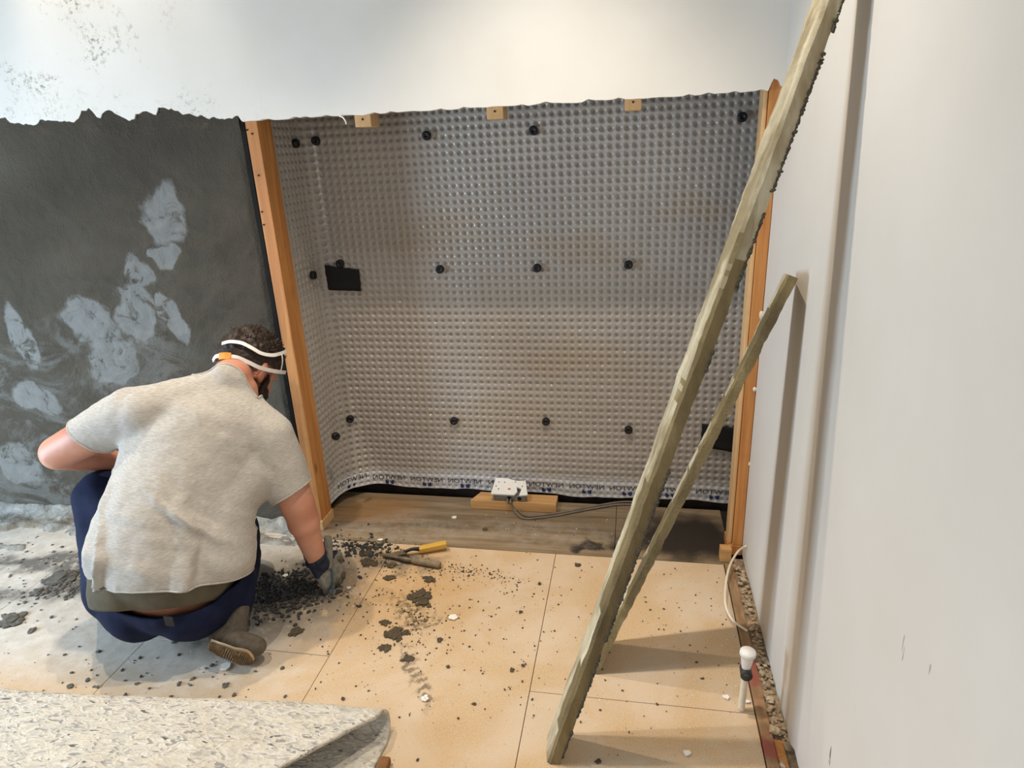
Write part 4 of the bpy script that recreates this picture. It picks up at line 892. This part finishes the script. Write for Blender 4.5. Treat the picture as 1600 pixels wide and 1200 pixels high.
trm = vol(tr, 0.009, 8)
P = mv(trm); N = mn(trm)
kk = np.exp(-(((P-(HPL*.5+KNL*.5)))**2).sum(1)/.02); d = 0.006*NF(P, 8, 1.0) + 0.012*np.array([fnoise(a*16, c*4, 2.0, 2) for a, c in zip(P[:, 0]+P[:, 1], P[:, 2])])*kk
setv(trm, P + N*d[:, None])
W_L, W_R, W_C = atY(165, 890, 1.42), atY(405, 905, 1.48), atY(258, 975, 1.28)
wp = plane3(W_L, W_R, W_C, A(-1.34, 1.40, .8))
bm = bmesh.new(); bm.from_mesh(trm)
def wreg(c): c = np.array(c)-PEL; return -.150 < c @ E1 < .24 and c[1] < .075
near = [f for f in bm.faces if wreg(f.calc_center_median())]
bmesh.ops.bisect_plane(bm, geom=list({v for f in near for v in f.verts})+list({e for f in near for e in f.edges})+near, plane_co=Vector(wp[0]), plane_no=Vector(wp[1]), clear_outer=False)
bmesh.ops.delete(bm, geom=[v for v in bm.verts if (np.array(v.co)-wp[0]) @ wp[1] > 1e-5 and wreg(v.co)], context='VERTS')
bm.to_mesh(trm); bm.free()
to = link('trousers', trm, MAT['navy'], man, True); m = to.modifiers.new('s', 'SOLIDIFY'); m.thickness = 0.007; m.offset = -1
lb = atY(266, 968, 1.275); bm = bmesh.new(); box(bm, lb[0]-.014, lb[0]+.014, lb[1]-.006, lb[1]-.003, lb[2]-.018, lb[2]+.014, .001)
bm_obj('waist_label', bm, MAT['black'], to)
# hair and beard
hair = vol([ell(hp(0, -.004, .026), (.086, .107, .103), HM)], 0.005, 3)
P = mv(hair); N = mn(hair); q = (P-HC) @ HMI; amp = np.clip((q[:, 2]+.02)/.10, .15, 1)
d = amp*(0.012*NF(P, 38, 1.0) + 0.007*NF(P, 90, 2.0) + 0.006)
P2 = P + N*d[:, None]; setv(hair, P2)
def hk(P):
    q = (P-HC) @ HMI; line = np.where(q[:, 1] > .0, .045 - .018*np.abs(q[:, 0])/.08 + .25*np.maximum(q[:, 1]-.05, 0), -.022 + .55*np.maximum(q[:, 1]+.075, 0)); return q[:, 2] > line + 0.006*NF(P, 60, 3)
keep(hair, hk); link('hair', hair, MAT['hair'], man, True)
# tufts sticking up on the crown
bm = bmesh.new()
for k in range(260):
    a = random.random()*6.28; e = random.uniform(0.15, 1.35); v = A(math.cos(a)*math.cos(e)*.086, math.sin(a)*math.cos(e)*.105-.004, math.sin(e)*.103+.026); b = HC + HM @ v
    n = HM @ (v/np.linalg.norm(v)); t = n*0.6 + HM @ A(random.uniform(-.6, .6), random.uniform(-.2, .8), random.uniform(-.1, .4)); t /= np.linalg.norm(t); s = np.cross(t, n); s /= np.linalg.norm(s)+1e-6; L = random.uniform(.012, .026)
    vs = [bm.verts.new(b-s*.003), bm.verts.new(b+s*.003), bm.verts.new(b+t*L*.6+s*.002+n*.002), bm.verts.new(b+t*L)]; bm.faces.new((vs[0], vs[1], vs[2])); bm.faces.new((vs[0], vs[2], vs[3]))
tf_ = bm_obj('hair_tufts', bm, MAT['hair'], man); tf_['kind'] = 'stuff'
beard = vol([ell(hp(0, .034, -.060), (.064, .076, .064), HM), ell(hp(0, .074, -.092), (.034, .030, .030), HM)] + chain([hp(.070, .022, -.01), hp(.055, .04, -.06)], [.014, .02]) + chain([hp(-.070, .022, -.01), hp(-.055, .04, -.06)], [.014, .02]), 0.005, 2)
P = mv(beard); N = mn(beard); setv(beard, P + N*(0.003*NF(P, 80, 1))[:, None]); keep(beard, lambda P: (((P-HC) @ HMI)[:, 1] > .018) & (((P-HC) @ HMI)[:, 2] < 0.005) & ~((((P-HC) @ HMI)[:, 2] > -.045) & (np.abs(((P-HC) @ HMI)[:, 0]) < .045)))
link('beard', beard, MAT['beard'], man, True)
# mask straps round the head
MAT['strap'] = simple('white_elastic', srgb(236, 232, 228), 0.6, var=0.04); MAT['orange'] = simple('orange_plastic', srgb(236, 146, 62), 0.4)
def strap_pt(px, py, infl=.012):
    """nearest point of the head ellipsoid (inflated) along the line of sight: a true 3-D point on the hair"""
    r = A(.086+infl, .107+infl, .103+infl); c = HC + HM @ A(0, -.004, .026); o = ((CAM-c) @ HMI)/r; dd = (_dir(px, py) @ HMI)/r
    a, b, cc = dd @ dd, o @ dd, o @ o - 1; D = b*b - a*cc; t = (-b - math.sqrt(D))/a if D > 0 else -b/a
    return CAM + _dir(px, py)*t
def ribbon(name, pts, w, mat, par, th=.0018, sub=6):
    P = [np.array(p) for p in pts]; out = []
    for i in range(len(P)-1):
        p0, p1, p2, p3 = P[max(i-1, 0)], P[i], P[i+1], P[min(i+2, len(P)-1)]
        for k in range(sub):
            t = k/sub; out.append(.5*((2*p1)+(-p0+p2)*t+(2*p0-5*p1+4*p2-p3)*t*t+(-p0+3*p1-3*p2+p3)*t**3))
    out.append(P[-1]); out = np.array(out); T = np.gradient(out, axis=0); T /= np.linalg.norm(T, axis=1)[:, None]; V = []; Fc = []; c = HC + HU*.02
    for p, t in zip(out, T):
        n = p-c; n -= t*(n @ t); n /= np.linalg.norm(n); s = np.cross(t, n)
        for (a, b) in ((-1, 0), (1, 0), (1, 1), (-1, 1)): V.append(p + s*w/2*a + n*th*b)
    for i in range(len(out)-1):
        for q in range(4): Fc.append((i*4+q, i*4+(q+1) % 4, i*4+4+(q+1) % 4, i*4+4+q))
    Fc += [(0, 1, 2, 3), tuple((len(out)-1)*4+q for q in (3, 2, 1, 0))]; return py_obj(name, V, Fc, mat, par, False)
st = empty('mask_strap', (0, 0, 0)); st.parent = man
s2 = ribbon('upper_band', [strap_pt(*p) for p in [(347, 537), (360, 534), (377, 536), (392, 543), (408, 552), (424, 555), (436, 553)]] + [strap_pt(447, 549)], .0115, MAT['strap'], st)
s1 = ribbon('lower_band', [strap_pt(*p) for p in [(333, 564), (338, 557), (350, 556), (362, 557), (372, 559), (388, 566), (405, 574), (424, 579), (436, 581)]] + [strap_pt(446, 582)], .0125, MAT['strap'], st)
ribbon('buckle', [strap_pt(343, 557, .014), strap_pt(351, 556, .014), strap_pt(361, 556.5, .014)], .021, MAT['orange'], st, .004, 3)
ribbon('connector', [strap_pt(440, 553, .015), strap_pt(441, 565, .016), strap_pt(438, 583, .015)], .005, MAT['strap'], st)
# glove on the working hand, cuff strap
gl = vol(hand(WRR, DR, PR, 1, 1.18, fat=1.30) , 0.0045, 3)
dn_ = DR/np.linalg.norm(DR); go = link('work_glove', gl, None, man, True); go.data.materials.append(MAT['black']); MAT['glove_grey'] = simple('grey_glove_coating', srgb(122, 120, 112), 0.8, var=0.3, scale=60, bump=.4); MAT['glove_dark'] = simple('dark_blue_glove_cloth', srgb(34, 40, 56), 0.85, var=0.3, scale=60)
go.data.materials.clear()
for mm in (MAT['glove_dark'], MAT['glove_grey']): go.data.materials.append(mm)
go.data.polygons.foreach_set('material_index', [1 if (np.array(p.center)-WRR) @ dn_ > .050+0.008*fnoise(p.center.x*60, p.center.z*60) else 0 for p in go.data.polygons])
go['label'] = 'dark glove with grey coated fingers'
a = np.cross(dn_, A(0, 0, 1)); a /= np.linalg.norm(a); b = np.cross(dn_, a)
cf = tube('cuff', [WRR + dn_*.000 + (a*math.cos(t)+b*math.sin(t))*.032 for t in np.linspace(0, 6.283, 17)], .0095, MAT['glove_dark'], go, seg=8, sub=2)
g2 = vol(hand(WRL, DL, PL, -1, 1.06, curl=(20, 25, 20), fat=1.16), 0.0045, 3); link('work_glove', g2, MAT['glove_dark'], man, True)
# right shoe: tiptoe, sole towards the camera
TOE, BAL, MDF, HEE = atZ(402, 1010, .054), atZ(384, 1008, .058), atZ(362, 1000, .068), atZ(344, 992, .074)
MAT['shoe'] = simple('dusty_grey_suede', srgb(92, 84, 74), 0.95, var=0.25, scale=60); MAT['sole'] = simple('brown_rubber_tread', srgb(112, 92, 66), 0.9, var=0.3, scale=60); MAT['cream'] = simple('cream_midsole', srgb(196, 172, 138), 0.8, var=0.12)
SD = A(-.10, -.38, .92); SD /= np.linalg.norm(SD)
def shoe(name, TOE, BAL, MDF, HEE, ank, lab, SD):
    r = vol(chain([TOE, BAL, MDF, HEE], [.028, .036, .032, .033]) + chain([BAL+SD*.014, MDF+SD*.010, HEE], [.026, .026, .028]) + chain([BAL-SD*.014, MDF-SD*.010, HEE], [.026, .026, .028]) + chain([MDF+A(0, .02, .01), ank], [.034, .038]) + chain([HEE, ank], [.030, .038]), .007, 6)
    P = mv(r); P[:, 2] = np.maximum(P[:, 2], .003); setv(r, P); s = link(name, r, MAT['shoe'], man, True); s['label'] = lab
    path = []; K = [TOE, BAL, MDF, HEE]
    for i in range(3):
        for t in np.linspace(0, 1, 14)[:-1 if i < 2 else None]: path.append(K[i]*(1-t)+K[i+1]*t)
    path = np.array(path)
    for _ in range(4): path[1:-1] = (path[:-2]+path[1:-1]*2+path[2:])/4
    T = np.gradient(path, axis=0); T /= np.linalg.norm(T, axis=1)[:, None]
    for nm, o0, o1, mat, wd in (('midsole', .028, .038, MAT['cream'], 1.0), ('outsole', .038, .046, MAT['sole'], .98)):
        V = []; Fc = []; m = 11
        for i, (p, t) in enumerate(zip(path, T)):
            n = np.cross(SD, t); n /= np.linalg.norm(n)
            if n @ A(0, -.6, -.8) < 0: n = -n
            s_ = np.cross(t, n); u = i/(len(path)-1); hw = (.036+.012*math.sin(math.pi*min(1, (1-u)*1.1))) * (math.sqrt(max(0.02, 1-max(0, (.12-u)/.12)**2))) * (math.sqrt(max(0.02, 1-max(0, (u-.9)/.1)**2)))*wd
            for j in range(m):
                v = j/(m-1)*2-1; rid = .004*(1 if (i + (j % 2)) % 2 else 0) if nm == 'outsole' else 0
                V.append(p + s_*hw*v + n*(o1 + rid - .010*abs(v)**4)); V.append(p + s_*hw*v + n*o0)
        V = [np.array([v[0], v[1], max(v[2], .002)]) for v in V]
        for i in range(len(path)-1):
            for j in range(m-1):
                a_ = (i*m+j)*2; b_ = a_+2; c_ = a_+2*m; d_ = c_+2; Fc += [(a_, b_, d_, c_), (a_+1, c_+1, d_+1, b_+1)]
            for j in (0, m-1):
                a_ = (i*m+j)*2; c_ = a_+2*m; Fc.append((a_, c_, c_+1, a_+1))
        for i in (0, len(path)-1):
            for j in range(m-1): a_ = (i*m+j)*2; Fc.append((a_, a_+1, a_+3, a_+2))
        py_obj(nm, V, Fc, mat, s)
    return s
s = shoe('shoe', TOE, BAL, MDF, HEE, ANR+A(.01, .01, .02), 'dusty grey right shoe on tiptoe, tread showing', SD)
lp = atY(401, 970, 1.41); tube('lace', [lp+A(-.012, 0, .008), lp+A(0, 0, .012), lp+A(.010, -.004, .002), lp+A(.006, -.004, -.012), lp+A(-.006, 0, -.012)], .0028, MAT['black'], s, seg=6)
shoe('shoe', ANL+A(-.04, .17, -.06), ANL+A(-.03, .10, -.055), ANL+A(-.01, .03, -.045), ANL+A(0, -.04, -.045), ANL, 'left shoe flat on the floor', A(1, .2, 0))
# scraper held in the glove
tip = atZ(518, 929, 0.006); M3 = Matrix.Identity(4); top = atY(512, 838, 1.76); d3 = top-tip; L3 = np.linalg.norm(d3); d3 /= L3; s3 = A(.75, -.4, -.2); s3 -= d3*(s3 @ d3); s3 /= np.linalg.norm(s3); n3 = np.cross(d3, s3)
for i in range(3): M3[i][0] = s3[i]; M3[i][1] = n3[i]; M3[i][2] = d3[i]; M3[i][3] = tip[i]
t = bpy.data.objects.new('scraper', None); COL.objects.link(t); t.matrix_world = M3; tag(t, 'mortar-smeared scraper held upright in the gloved right hand of the man', 'scraper')
bm = bmesh.new(); vs = [bm.verts.new(v) for v in ((-.012, 0, 0), (.010, 0, .004), (.016, 0, L3*.35), (.010, 0, L3*.52), (-.012, 0, L3*.52), (-.016, 0, L3*.3))]; f = bm.faces.new(vs); ex = bmesh.ops.extrude_face_region(bm, geom=[f]); bmesh.ops.translate(bm, vec=(0, .003, 0), verts=[v for v in ex['geom'] if isinstance(v, bmesh.types.BMVert)]); bm_obj('blade', bm, simple('blue_grey_steel', srgb(104, 122, 132), .45, .5, var=.3), t)
tube('handle', [(0, 0, L3*.45), (0, 0, L3*.6), (0, 0, L3*.9), (0, 0, L3)], [.009, .013, .015, .011], MAT['glove_grey'], t, seg=12)
